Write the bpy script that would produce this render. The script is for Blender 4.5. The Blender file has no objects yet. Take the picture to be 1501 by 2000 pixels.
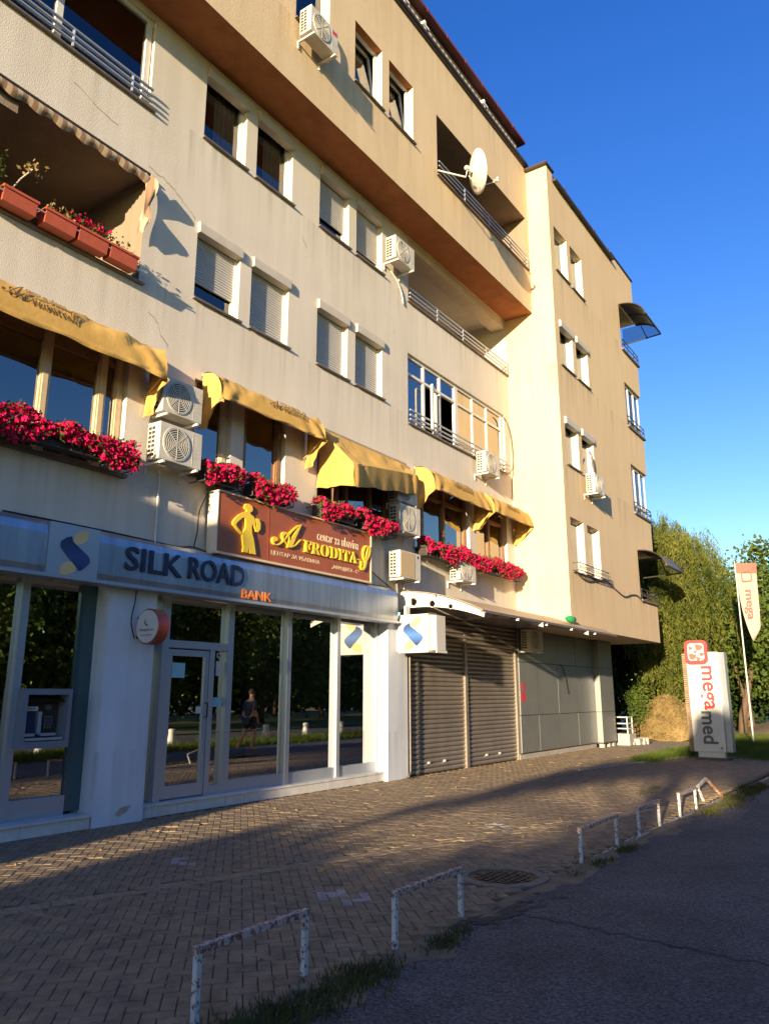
import bpy, math, random
import numpy as np
from mathutils import Vector, Matrix
rnd = random.Random(7)
nr = np.random.default_rng(7)
R = math.radians
sc = bpy.context.scene
col = sc.collection

# ------------------------------------------------------------------ camera
CAM = Vector((0.0, -8.76, 1.6))
PITCH = math.atan(357 / 1500.0)
YAW = R(34.63)
cam = bpy.data.cameras.new("camera")
cam.sensor_fit = 'HORIZONTAL'
cam.sensor_width = 36.0
cam.lens = 1500.0 / 1501.0 * 36.0
cam.clip_start = 0.05
cam.clip_end = 3000
camo = bpy.data.objects.new("camera", cam)
camo.location = CAM
camo.rotation_euler = (math.pi / 2 + PITCH, 0, YAW - math.pi / 2)
col.objects.link(camo)
sc.camera = camo

# ------------------------------------------------------------------ light
SUN = Vector((-4.5, -1.0, 0.58)).normalized()
SUN_EL = math.asin(SUN.z)
SUN_ROT = math.atan2(SUN.x, SUN.y)
sc.view_settings.view_transform = 'Standard'
sc.view_settings.look = 'None'
sc.view_settings.gamma = 1.0
sc.view_settings.use_curve_mapping = False
sc.view_settings.exposure = 1.55
world = bpy.data.worlds.new("World")
sc.world = world
world.use_nodes = True
wn, wl = world.node_tree.nodes, world.node_tree.links
wn.clear()
sky = wn.new('ShaderNodeTexSky')
sky.sky_type = 'NISHITA'
sky.sun_disc = False
sky.sun_elevation = SUN_EL
sky.sun_rotation = SUN_ROT
sky.altitude = 300
sky.air_density = 1.3
sky.dust_density = 0.4
sky.ozone_density = 3.0
hsv = wn.new('ShaderNodeHueSaturation')
hsv.inputs['Hue'].default_value = 0.531
hsv.inputs['Saturation'].default_value = 1.30
hsv.inputs['Value'].default_value = 0.98
bg = wn.new('ShaderNodeBackground')
bg.inputs['Strength'].default_value = 0.13
wo = wn.new('ShaderNodeOutputWorld')
wl.new(sky.outputs[0], hsv.inputs['Color'])
wl.new(hsv.outputs[0], bg.inputs['Color'])
wl.new(bg.outputs[0], wo.inputs['Surface'])
sunl = bpy.data.lights.new("sun", 'SUN')
sunl.energy = 5.0
sunl.angle = R(0.53)
sunl.color = (1.0, 0.79, 0.51)
suno = bpy.data.objects.new("sun", sunl)
suno.rotation_euler = SUN.to_track_quat('Z', 'Y').to_euler()
suno.location = (0, 0, 40)
col.objects.link(suno)


# ------------------------------------------------------------------ helpers
def tag(o, label=None, cat=None, group=None, kind=None):
    if label: o['label'] = label
    if cat: o['category'] = cat
    if group: o['group'] = group
    if kind: o['kind'] = kind
    return o


def thing(name, loc, label, cat, group=None):
    o = bpy.data.objects.new(name, None)
    o.empty_display_size = 0.2
    o.location = loc
    col.objects.link(o)
    o['wl'] = list(loc)
    del o['wl']
    WL[o.name] = Vector(loc)
    return tag(o, label, cat, group)


WL = {}


def attach(o, parent, local=False):
    if parent is None:
        return o
    o.parent = parent
    if not local and parent.name in WL:
        o.matrix_parent_inverse = Matrix.Translation(-WL[parent.name])
    return o


class MB:
    def __init__(s):
        s.v, s.f, s.m = [], [], []

    def face(s, pts, mi=0):
        n = len(s.v)
        s.v += [tuple(p) for p in pts]
        s.f.append(tuple(range(n, n + len(pts))))
        s.m.append(mi)
        return s

    def box(s, x0, x1, y0, y1, z0, z1, mi=0, M=None):
        if x0 > x1: x0, x1 = x1, x0
        if y0 > y1: y0, y1 = y1, y0
        if z0 > z1: z0, z1 = z1, z0
        p = [(x0, y0, z0), (x1, y0, z0), (x1, y1, z0), (x0, y1, z0), (x0, y0, z1), (x1, y0, z1), (x1, y1, z1), (x0, y1, z1)]
        if M is not None: p = [tuple(M @ Vector(q)) for q in p]
        n = len(s.v)
        s.v += p
        for f in ((0, 3, 2, 1), (4, 5, 6, 7), (0, 1, 5, 4), (1, 2, 6, 5), (2, 3, 7, 6), (3, 0, 4, 7)):
            s.f.append(tuple(n + i for i in f)); s.m.append(mi)
        return s

    def bar(s, a, b, w, h, mi=0):
        """rectangular bar between two points"""
        a, b = Vector(a), Vector(b)
        d = (b - a)
        q = d.to_track_quat('Z', 'Y')
        M = Matrix.Translation(a) @ q.to_matrix().to_4x4()
        return s.box(-w / 2, w / 2, -h / 2, h / 2, 0, d.length, mi, M)

    def tube(s, pts, r, n=6, mi=0, cap=True):
        pts = [Vector(p) for p in pts]
        rs = r if isinstance(r, (list, tuple)) else [r] * len(pts)
        base = len(s.v)
        up = Vector((0.13, 0.29, 0.95)).normalized()
        for i, p in enumerate(pts):
            t = (pts[min(i + 1, len(pts) - 1)] - pts[max(i - 1, 0)])
            t = t.normalized() if t.length > 1e-9 else Vector((0, 0, 1))
            u = up.cross(t)
            if u.length < 1e-3: u = Vector((1, 0, 0)).cross(t)
            u.normalize(); w = t.cross(u)
            for k in range(n):
                a = 2 * math.pi * k / n
                s.v.append(tuple(p + (u * math.cos(a) + w * math.sin(a)) * rs[i]))
        for i in range(len(pts) - 1):
            for k in range(n):
                a = base + i * n + k; b = base + i * n + (k + 1) % n
                s.f.append((a, b, b + n, a + n)); s.m.append(mi)
        if cap:
            s.f.append(tuple(base + k for k in range(n))[::-1]); s.m.append(mi)
            e = base + (len(pts) - 1) * n
            s.f.append(tuple(e + k for k in range(n))); s.m.append(mi)
        return s

    def prism(s, poly, fn, d0, d1, mi=0, side=None):
        """poly: 2D points; fn(a,b,d)->3D"""
        n = len(poly); base = len(s.v)
        for d in (d0, d1):
            s.v += [tuple(fn(a, b, d)) for a, b in poly]
        s.f.append(tuple(range(base, base + n))); s.m.append(mi)
        s.f.append(tuple(range(base + n, base + 2 * n))[::-1]); s.m.append(mi)
        for i in range(n):
            j = (i + 1) % n
            s.f.append((base + i, base + n + i, base + n + j, base + j)); s.m.append(mi if side is None else side)
        return s

    def grid(s, fn, nu, nv, mi=0):
        base = len(s.v)
        for j in range(nv + 1):
            for i in range(nu + 1):
                s.v.append(tuple(fn(i / nu, j / nv)))
        for j in range(nv):
            for i in range(nu):
                a = base + j * (nu + 1) + i
                s.f.append((a, a + 1, a + nu + 2, a + nu + 1)); s.m.append(mi)
        return s

    def ring(s, c, ax, r0, r1, n=24, th=0.01, mi=0):
        """flat annulus with thickness around axis"""
        c = Vector(c); ax = Vector(ax).normalized()
        u = ax.orthogonal().normalized(); w = ax.cross(u)
        base = len(s.v)
        for d in (0, th):
            for r in (r0, r1):
                for k in range(n):
                    a = 2 * math.pi * k / n
                    s.v.append(tuple(c + ax * d + (u * math.cos(a) + w * math.sin(a)) * r))
        for k in range(n):
            j = (k + 1) % n
            for (p, q) in ((0, 1), (1, 3), (3, 2), (2, 0)):
                s.f.append((base + p * n + k, base + p * n + j, base + q * n + j, base + q * n + k)); s.m.append(mi)
        return s

    def disc(s, c, ax, r, n=24, th=0.02, mi=0, side=None):
        c = Vector(c); ax = Vector(ax).normalized()
        u = ax.orthogonal().normalized(); w = ax.cross(u)
        poly = [(math.cos(2 * math.pi * k / n) * r, math.sin(2 * math.pi * k / n) * r) for k in range(n)]
        return s.prism(poly, lambda a, b, d: c + u * a + w * b + ax * d, 0, th, mi, side)

    def build(s, name, mats, parent=None, smooth=False, bevel=0.0, local=False, kind=None, label=None):
        me = bpy.data.meshes.new(name)
        me.from_pydata(s.v, [], s.f)
        if not isinstance(mats, (list, tuple)): mats = [mats]
        for m in mats: me.materials.append(m)
        if len(mats) > 1: me.polygons.foreach_set('material_index', s.m)
        if smooth: me.polygons.foreach_set('use_smooth', [True] * len(s.f))
        me.update()
        o = bpy.data.objects.new(name, me)
        col.objects.link(o)
        attach(o, parent, local)
        if bevel:
            b = o.modifiers.new('bevel', 'BEVEL'); b.width = bevel; b.segments = 2; b.limit_method = 'ANGLE'
        if kind: o['kind'] = kind
        if label: o['label'] = label
        return o


def quads(name, V, mat, parent=None, kind=None, local=False, label=None):
    """V: (N,4,3) array of separate quads"""
    V = np.asarray(V, dtype=np.float32)
    n = len(V)
    me = bpy.data.meshes.new(name)
    me.vertices.add(n * 4); me.vertices.foreach_set('co', V.reshape(-1))
    me.loops.add(n * 4); me.loops.foreach_set('vertex_index', np.arange(n * 4, dtype=np.int32))
    me.polygons.add(n); me.polygons.foreach_set('loop_start', np.arange(0, n * 4, 4, dtype=np.int32))
    me.update(calc_edges=True)
    me.materials.append(mat)
    o = bpy.data.objects.new(name, me); col.objects.link(o)
    attach(o, parent, local)
    if kind: o['kind'] = kind
    if label: o['label'] = label
    return o


def leaf_quads(P, size, flat=0.0, aspect=0.6, down=0.0):
    """leaf shaped rhombi at points P"""
    n = len(P)
    d = nr.normal(size=(n, 3)); d[:, 2] = d[:, 2] * (1 - flat) - down
    d /= np.linalg.norm(d, axis=1)[:, None]
    e = nr.normal(size=(n, 3)); e -= (e * d).sum(1)[:, None] * d
    e /= np.linalg.norm(e, axis=1)[:, None]
    s = size * nr.uniform(0.6, 1.3, n)[:, None]
    a = P - d * s * .5; b = P + d * s * .5
    w = e * s * aspect * .5
    return np.stack([a, P + w, b, P - w], axis=1)


def text_mesh(body, M, target_w=None, target_h=None, extrude=0.004, name='lettering', mat=None, parent=None, size=1.0, shear=0.0, bold=0.0, label=None):
    cu = bpy.data.curves.new(name, 'FONT')
    cu.body = body; cu.size = size; cu.extrude = extrude; cu.shear = shear; cu.offset = bold
    cu.resolution_u = 3
    to = bpy.data.objects.new(name, cu); col.objects.link(to)
    dg = bpy.context.evaluated_depsgraph_get()
    me = bpy.data.meshes.new_from_object(to.evaluated_get(dg))
    bpy.data.objects.remove(to); bpy.data.curves.remove(cu)
    co = np.empty(len(me.vertices) * 3, dtype=np.float32); me.vertices.foreach_get('co', co); co = co.reshape(-1, 3)
    mn, mx = co[:, :2].min(0), co[:, :2].max(0)
    sx = target_w / (mx[0] - mn[0]) if target_w else None
    sy = target_h / (mx[1] - mn[1]) if target_h else None
    if sx is None: sx = sy
    if sy is None: sy = sx
    co[:, 0] = (co[:, 0] - mn[0]) * sx; co[:, 1] = (co[:, 1] - mn[1]) * sy
    co[:, 2] += extrude
    h = np.c_[co, np.ones(len(co))] @ np.array(M).T
    me.vertices.foreach_set('co', h[:, :3].astype(np.float32).reshape(-1)); me.update()
    me.name = name
    me.materials.clear(); me.materials.append(mat)
    o = bpy.data.objects.new(name, me); col.objects.link(o)
    attach(o, parent)
    if label: o['label'] = label
    return o


def frame(origin, xdir, ydir):
    x = Vector(xdir).normalized(); y = Vector(ydir).normalized(); z = x.cross(y)
    return Matrix(((x.x, y.x, z.x, origin[0]), (x.y, y.y, z.y, origin[1]), (x.z, y.z, z.z, origin[2]), (0, 0, 0, 1)))


def copy_tree(o, parent=None):
    c = o.copy(); col.objects.link(c)
    if parent is not None:
        inv = o.matrix_parent_inverse.copy(); c.parent = parent; c.matrix_parent_inverse = inv
    for ch in [q for q in bpy.data.objects if q.parent == o]:
        copy_tree(ch, c)
    return c


# ------------------------------------------------------------------ materials
def mat(name, color, rough=0.7, metal=0.0, spec=0.5, noise=0.0, nscale=8.0, bump=0.0, bscale=60.0, color2=None, stretch=(1, 1, 1), detail=4.0, bdist=0.01):
    m = bpy.data.materials.new(name); m.use_nodes = True
    nt = m.node_tree; b = nt.nodes['Principled BSDF']
    b.inputs['Roughness'].default_value = rough
    b.inputs['Metallic'].default_value = metal
    b.inputs['Specular IOR Level'].default_value = spec
    c = tuple(color) + (1,)
    b.inputs['Base Color'].default_value = c
    if noise or color2 or bump:
        tc = nt.nodes.new('ShaderNodeNewGeometry')
        mp = nt.nodes.new('ShaderNodeMapping'); mp.inputs['Scale'].default_value = stretch
        nt.links.new(tc.outputs['Position'], mp.inputs['Vector'])
        if noise or color2:
            n = nt.nodes.new('ShaderNodeTexNoise'); n.inputs['Scale'].default_value = nscale; n.inputs['Detail'].default_value = detail
            n.inputs['Roughness'].default_value = 0.65
            nt.links.new(mp.outputs[0], n.inputs['Vector'])
            r = nt.nodes.new('ShaderNodeValToRGB')
            r.color_ramp.elements[0].position = 0.32; r.color_ramp.elements[1].position = 0.68
            if color2 is None:
                color2 = tuple(min(1, x * (1 + noise)) for x in color); c0 = tuple(x * (1 - noise) for x in color)
            else: c0 = color
            r.color_ramp.elements[0].color = tuple(c0) + (1,); r.color_ramp.elements[1].color = tuple(color2) + (1,)
            nt.links.new(n.outputs['Fac'], r.inputs[0]); nt.links.new(r.outputs[0], b.inputs['Base Color'])
        if bump:
            n2 = nt.nodes.new('ShaderNodeTexNoise'); n2.inputs['Scale'].default_value = bscale; n2.inputs['Detail'].default_value = 3
            nt.links.new(mp.outputs[0], n2.inputs['Vector'])
            bp = nt.nodes.new('ShaderNodeBump'); bp.inputs['Strength'].default_value = bump; bp.inputs['Distance'].default_value = bdist
            nt.links.new(n2.outputs['Fac'], bp.inputs['Height']); nt.links.new(bp.outputs[0], b.inputs['Normal'])
    return m


def stucco(name, base, dirt, bump=0.5, bscale=26.0, sills=()):
    """rough plaster: worm-like relief, soft blotches and vertical rain streaks"""
    m = bpy.data.materials.new(name); m.use_nodes = True
    nt = m.node_tree; N = nt.nodes.new; L = nt.links.new
    b = nt.nodes['Principled BSDF']; b.inputs['Roughness'].default_value = 0.92; b.inputs['Specular IOR Level'].default_value = 0.15
    g = N('ShaderNodeNewGeometry')
    n1 = N('ShaderNodeTexNoise'); n1.inputs['Scale'].default_value = 0.55; n1.inputs['Detail'].default_value = 7; n1.inputs['Roughness'].default_value = .62
    L(g.outputs['Position'], n1.inputs['Vector'])
    mp = N('ShaderNodeMapping'); mp.inputs['Scale'].default_value = (2.2, 2.2, 0.16); L(g.outputs['Position'], mp.inputs['Vector'])
    n2 = N('ShaderNodeTexNoise'); n2.inputs['Scale'].default_value = 1.6; n2.inputs['Detail'].default_value = 6; L(mp.outputs[0], n2.inputs['Vector'])
    mp3 = N('ShaderNodeMapping'); mp3.inputs['Scale'].default_value = (1.7, 1.7, 0.8); L(g.outputs['Position'], mp3.inputs['Vector'])
    n3 = N('ShaderNodeTexNoise'); n3.inputs['Scale'].default_value = bscale; n3.inputs['Detail'].default_value = 2.5; L(mp3.outputs[0], n3.inputs['Vector'])
    ad = N('ShaderNodeMath'); ad.operation = 'ADD'; L(n1.outputs['Fac'], ad.inputs[0]); L(n2.outputs['Fac'], ad.inputs[1])
    r = N('ShaderNodeValToRGB'); r.color_ramp.elements[0].position = .36; r.color_ramp.elements[1].position = .6
    hf = N('ShaderNodeMath'); hf.operation = 'MULTIPLY'; hf.inputs[1].default_value = .5; L(ad.outputs[0], hf.inputs[0]); L(hf.outputs[0], r.inputs[0])
    r.color_ramp.elements[0].color = tuple(dirt) + (1,); r.color_ramp.elements[1].color = tuple(base) + (1,)
    L(r.outputs[0], b.inputs['Base Color'])
    if sills:      # rain streaks that start under the sill lines
        sp = N('ShaderNodeSeparateXYZ'); L(g.outputs['Position'], sp.inputs[0])
        ms = N('ShaderNodeMapping'); ms.inputs['Scale'].default_value = (7, 7, .25); L(g.outputs['Position'], ms.inputs['Vector'])
        ns = N('ShaderNodeTexNoise'); ns.inputs['Scale'].default_value = 1.0; ns.inputs['Detail'].default_value = 5; L(ms.outputs[0], ns.inputs['Vector'])
        rs = N('ShaderNodeValToRGB'); rs.color_ramp.elements[0].position = .50; rs.color_ramp.elements[1].position = .72; L(ns.outputs['Fac'], rs.inputs[0])
        acc = None
        for zs in sills:
            up = N('ShaderNodeMapRange'); up.inputs[1].default_value = zs - 1.1; up.inputs[2].default_value = zs - .02; L(sp.outputs[2], up.inputs[0])
            ct = N('ShaderNodeMath'); ct.operation = 'LESS_THAN'; ct.inputs[1].default_value = zs; L(sp.outputs[2], ct.inputs[0])
            mm_ = N('ShaderNodeMath'); mm_.operation = 'MULTIPLY'; L(up.outputs[0], mm_.inputs[0]); L(ct.outputs[0], mm_.inputs[1])
            if acc is None: acc = mm_
            else: a2 = N('ShaderNodeMath'); a2.operation = 'MAXIMUM'; L(acc.outputs[0], a2.inputs[0]); L(mm_.outputs[0], a2.inputs[1]); acc = a2
        f = N('ShaderNodeMath'); f.operation = 'MULTIPLY'; L(acc.outputs[0], f.inputs[0]); L(rs.outputs[0], f.inputs[1])
        f2 = N('ShaderNodeMath'); f2.operation = 'MULTIPLY'; f2.inputs[1].default_value = .55; L(f.outputs[0], f2.inputs[0])
        mx = N('ShaderNodeMix'); mx.data_type = 'RGBA'; L(f2.outputs[0], mx.inputs[0]); L(r.outputs[0], mx.inputs[6]); mx.inputs[7].default_value = tuple(c * .55 for c in dirt) + (1,)
        L(mx.outputs[2], b.inputs['Base Color'])
    bp = N('ShaderNodeBump'); bp.inputs['Strength'].default_value = bump; bp.inputs['Distance'].default_value = .02
    L(n3.outputs['Fac'], bp.inputs['Height']); L(bp.outputs[0], b.inputs['Normal'])
    return m


def glass(name, r0, tint, ior=1.5, rough=0.0, wobble=0.0):
    """pane: clear or tinted body under a coating that mirrors r0 of the light head-on"""
    m = bpy.data.materials.new(name); m.use_nodes = True
    nt = m.node_tree; N = nt.nodes.new; L = nt.links.new
    nt.nodes.clear()
    o = N('ShaderNodeOutputMaterial'); mx = N('ShaderNodeMixShader'); t = N('ShaderNodeBsdfTransparent'); gl = N('ShaderNodeBsdfGlossy')
    t.inputs['Color'].default_value = tuple(tint) + (1,)
    gl.inputs['Roughness'].default_value = rough
    lw = N('ShaderNodeFresnel'); lw.inputs['IOR'].default_value = ior
    a = N('ShaderNodeMath'); a.operation = 'ADD'; a.use_clamp = True; a.inputs[1].default_value = r0
    L(lw.outputs[0], a.inputs[0]); L(a.outputs[0], mx.inputs[0]); L(t.outputs[0], mx.inputs[1]); L(gl.outputs[0], mx.inputs[2]); L(mx.outputs[0], o.inputs[0])
    if wobble:
        g = N('ShaderNodeNewGeometry'); n = N('ShaderNodeTexNoise'); n.inputs['Scale'].default_value = 1.3; L(g.outputs['Position'], n.inputs['Vector'])
        bp = N('ShaderNodeBump'); bp.inputs['Strength'].default_value = wobble; bp.inputs['Distance'].default_value = .02
        L(n.outputs['Fac'], bp.inputs['Height']); L(bp.outputs[0], gl.inputs['Normal'])
    return m


def leafmat(name, c1, c2, scale=0.9, trans=0.35, c3=None):
    m = bpy.data.materials.new(name); m.use_nodes = True
    nt = m.node_tree; N = nt.nodes.new; L = nt.links.new
    nt.nodes.clear()
    o = N('ShaderNodeOutputMaterial'); mx = N('ShaderNodeMixShader'); d = N('ShaderNodeBsdfDiffuse'); t = N('ShaderNodeBsdfTranslucent')
    g = N('ShaderNodeNewGeometry'); n = N('ShaderNodeTexNoise'); n.inputs['Scale'].default_value = scale; n.inputs['Detail'].default_value = 6
    n.inputs['Roughness'].default_value = .75
    r = N('ShaderNodeValToRGB'); r.color_ramp.elements[0].position = .35; r.color_ramp.elements[1].position = .65
    r.color_ramp.elements[0].color = tuple(c1) + (1,); r.color_ramp.elements[1].color = tuple(c2) + (1,)
    if c3: e = r.color_ramp.elements.new(.5); e.color = tuple(c3) + (1,)
    L(g.outputs['Position'], n.inputs['Vector']); L(n.outputs['Fac'], r.inputs[0]); L(r.outputs[0], d.inputs['Color']); L(r.outputs[0], t.inputs['Color'])
    mx.inputs[0].default_value = trans
    L(d.outputs[0], mx.inputs[1]); L(t.outputs[0], mx.inputs[2]); L(mx.outputs[0], o.inputs[0])
    return m


def stripes(name, c1, c2, axis, freq):
    m = bpy.data.materials.new(name); m.use_nodes = True
    nt = m.node_tree; N = nt.nodes.new; L = nt.links.new
    b = nt.nodes['Principled BSDF']; b.inputs['Roughness'].default_value = .85
    g = N('ShaderNodeNewGeometry'); sp = N('ShaderNodeSeparateXYZ'); L(g.outputs['Position'], sp.inputs[0])
    mu = N('ShaderNodeMath'); mu.operation = 'MULTIPLY'; mu.inputs[1].default_value = freq; L(sp.outputs[axis], mu.inputs[0])
    fr = N('ShaderNodeMath'); fr.operation = 'FRACT'; L(mu.outputs[0], fr.inputs[0])
    r = N('ShaderNodeValToRGB'); r.color_ramp.interpolation = 'CONSTANT'
    r.color_ramp.elements[0].color = tuple(c1) + (1,); r.color_ramp.elements[1].color = tuple(c2) + (1,); r.color_ramp.elements[1].position = .5
    L(fr.outputs[0], r.inputs[0]); L(r.outputs[0], b.inputs['Base Color'])
    return m


def logo_mat(name, c1, c2, z0, z1):
    """printed metallic gradient of the ribbon emblem, part of the print itself"""
    m = bpy.data.materials.new(name); m.use_nodes = True
    nt = m.node_tree; N = nt.nodes.new; L = nt.links.new
    b = nt.nodes['Principled BSDF']; b.inputs['Roughness'].default_value = .4
    g = N('ShaderNodeNewGeometry'); sp = N('ShaderNodeSeparateXYZ'); L(g.outputs['Position'], sp.inputs[0])
    mr = N('ShaderNodeMapRange'); mr.inputs[1].default_value = z0; mr.inputs[2].default_value = z1; L(sp.outputs[2], mr.inputs[0])
    r = N('ShaderNodeValToRGB'); r.color_ramp.elements[0].color = tuple(c1) + (1,); r.color_ramp.elements[1].color = tuple(c1) + (1,)
    e = r.color_ramp.elements.new(.5); e.color = tuple(c2) + (1,)
    L(mr.outputs[0], r.inputs[0]); L(r.outputs[0], b.inputs['Base Color'])
    return m


def peeling(name, paint, rust, amount=.5, scale=14):
    m = bpy.data.materials.new(name); m.use_nodes = True
    nt = m.node_tree; N = nt.nodes.new; L = nt.links.new
    b = nt.nodes['Principled BSDF']; b.inputs['Roughness'].default_value = .7
    g = N('ShaderNodeNewGeometry'); n = N('ShaderNodeTexNoise'); n.inputs['Scale'].default_value = scale; n.inputs['Detail'].default_value = 8; n.inputs['Roughness'].default_value = .7
    L(g.outputs['Position'], n.inputs['Vector'])
    r = N('ShaderNodeValToRGB'); r.color_ramp.elements[0].position = amount - .03; r.color_ramp.elements[1].position = amount + .03
    r.color_ramp.elements[0].color = tuple(rust) + (1,); r.color_ramp.elements[1].color = tuple(paint) + (1,)
    L(n.outputs['Fac'], r.inputs[0]); L(r.outputs[0], b.inputs['Base Color'])
    return m


M = {}
M['wall'] = stucco('main_plaster', (.60, .55, .485), (.525, .475, .405), .26, 46, sills=(10.64, 7.69, 4.5))
M['tan'] = stucco('tan_plaster', (.62, .485, .32), (.54, .415, .265), .26, 44, sills=(13.62, 17.0))
M['wing'] = stucco('wing_plaster', (.62, .48, .31), (.57, .43, .27), .18, 48, sills=(13.5, 10.55, 7.65, 4.7))
M['soffit'] = stucco('warm_bounce_plaster', (.36, .145, .06), (.27, .105, .045), .3, 34)  # warm bounce light on the undersides is put into this plaster colour
M['dim'] = stucco('shaded_loggia_plaster', (.27, .205, .15), (.21, .16, .115), .2, 34)  # darker copy of the loggia plaster, recess shade put into the colour
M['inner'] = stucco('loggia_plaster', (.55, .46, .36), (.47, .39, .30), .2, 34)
M['white'] = mat('white_paint', (.58, .565, .53), .45, noise=.05, nscale=3)
M['cream'] = mat('lit_cream_render', (.62, .565, .46), .8, noise=.08, nscale=4, bump=.2, bscale=60)
M['pillar'] = stucco('pillar_paint', (.57, .615, .69), (.44, .465, .51), .12, 30, sills=(.9,))
M['alu'] = mat('grey_aluminium', (.40, .44, .50), .38, metal=.55)
M['fascia'] = mat('brushed_fascia', (.34, .38, .44), .36, metal=.8, noise=.2, nscale=2.0, stretch=(3, 1, .25))
M['dark'] = mat('dark_metal', (.05, .04, .035), .5, metal=.3)
M['sill'] = mat('sill_metal', (.16, .13, .11), .5, metal=.3, noise=.2, nscale=10)
M['black'] = mat('black_rubber', (.015, .015, .016), .6)
M['void'] = mat('unlit_room', (.018, .016, .015), .9)
M['room'] = mat('bank_room', (.05, .052, .05), .9)
M['shutter'] = mat('grey_shutter', (.42, .405, .39), .5, noise=.05, nscale=3)
M['box'] = mat('shutter_box_paint', (.47, .425, .36), .5, noise=.06, nscale=4)
M['wood'] = mat('brown_window_wood', (.22, .115, .055), .5, noise=.25, nscale=6, stretch=(4, 4, .5))
M['woodlit'] = mat('sunlit_window_wood', (.55, .42, .26), .5, noise=.12, nscale=5)  # lit copy of the brown wood, sunlight put into its colour
M['curtain'] = mat('white_curtain', (.78, .75, .70), .9, noise=.1, nscale=3, stretch=(12, 12, .2))
M['beige'] = mat('beige_blind', (.52, .36, .20), .9, noise=.12, nscale=3, stretch=(8, 8, .3))
M['glr'] = glass('salon_glass', .26, (.5, .55, .6), 1.5)
M['gl'] = glass('window_glass', .09, (.62, .66, .68), 1.55)
M['glb'] = glass('bank_glass', .52, (.30, .36, .36), 1.5, wobble=.012)
M['yellow'] = mat('yellow_awning', (.45, .265, .062), .9, color2=(.55, .34, .088), nscale=1.2, bump=.12, bscale=14, bdist=.03, detail=6)
M['brownprint'] = mat('awning_print', (.12, .06, .02), .9)
M['acw'] = mat('ac_casing', (.49, .46, .39), .55, noise=.14, nscale=5)
M['acg'] = mat('ac_guard', (.46, .44, .39), .5)
M['acd'] = mat('ac_dark', (.03, .03, .032), .6)
M['red'] = mat('red_sticker', (.55, .03, .05), .5)
M['blossom'] = leafmat('petunia_pink', (.40, .006, .055), (.85, .03, .17), 9, .25, (.66, .012, .095))
M['petleaf'] = leafmat('petunia_leaf', (.03, .05, .012), (.09, .13, .03), 4, .3)
M['terracotta'] = mat('plastic_terracotta', (.42, .085, .035), .45, noise=.1, nscale=10)
M['signred'] = mat('sign_maroon', (.32, .085, .03), .4, noise=.10, nscale=3)
M['gold'] = mat('gold_letters', (.80, .56, .04), .35)
M['pale'] = mat('pale_letters', (.66, .50, .34), .5)
M['navy'] = mat('navy_letters', (.012, .02, .065), .35)
M['orange'] = mat('orange_letters', (.80, .22, .035), .4)
M['signwhite'] = mat('sign_white', (.55, .535, .50), .4, noise=.03, nscale=3)
M['maroonrim'] = mat('maroon_rim', (.25, .045, .03), .4)
M['grey'] = mat('grey_letters', (.09, .09, .10), .5)
M['megared'] = mat('mega_red', (.42, .012, .014), .4)
M['emred'] = mat('emblem_orange_red', (.52, .07, .045), .4)
M['basec'] = mat('pylon_base', (.10, .08, .06), .9, noise=.2, nscale=6)
M['panel'] = mat('cladding_panel', (.20, .206, .205), .42, metal=.35, noise=.07, nscale=1.6)
M['roll'] = mat('roller_slat', (.25, .215, .18), .45, metal=.45, noise=.16, nscale=2.4, stretch=(1.5, 1, .6))
M['concrete'] = mat('concrete', (.36, .33, .29), .9, noise=.2, nscale=6, bump=.4, bscale=40)
M['plinth'] = mat('plinth_tile', (.52, .51, .49), .55, noise=.14, nscale=4)
M['brick'] = mat('paving_brick', (.128, .092, .058), .9, color2=(.270, .198, .118), nscale=5.5, bump=.35, bscale=120, bdist=.004, detail=8)
M['brickpale'] = mat('pale_paving_brick', (.20, .148, .09), .9, color2=(.30, .22, .135), nscale=7, bump=.35, bscale=120, bdist=.004)
M['brickwhite'] = mat('whitewashed_brick', (.27, .25, .23), .85, noise=.35, nscale=9)
M['mortar'] = mat('brick_joint', (.062, .048, .034), 1, noise=.3, nscale=10)
M['asphalt'] = mat('asphalt', (.040, .042, .050), .85, color2=(.105, .106, .112), nscale=22, bump=.9, bscale=110, bdist=.012, detail=14)
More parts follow.
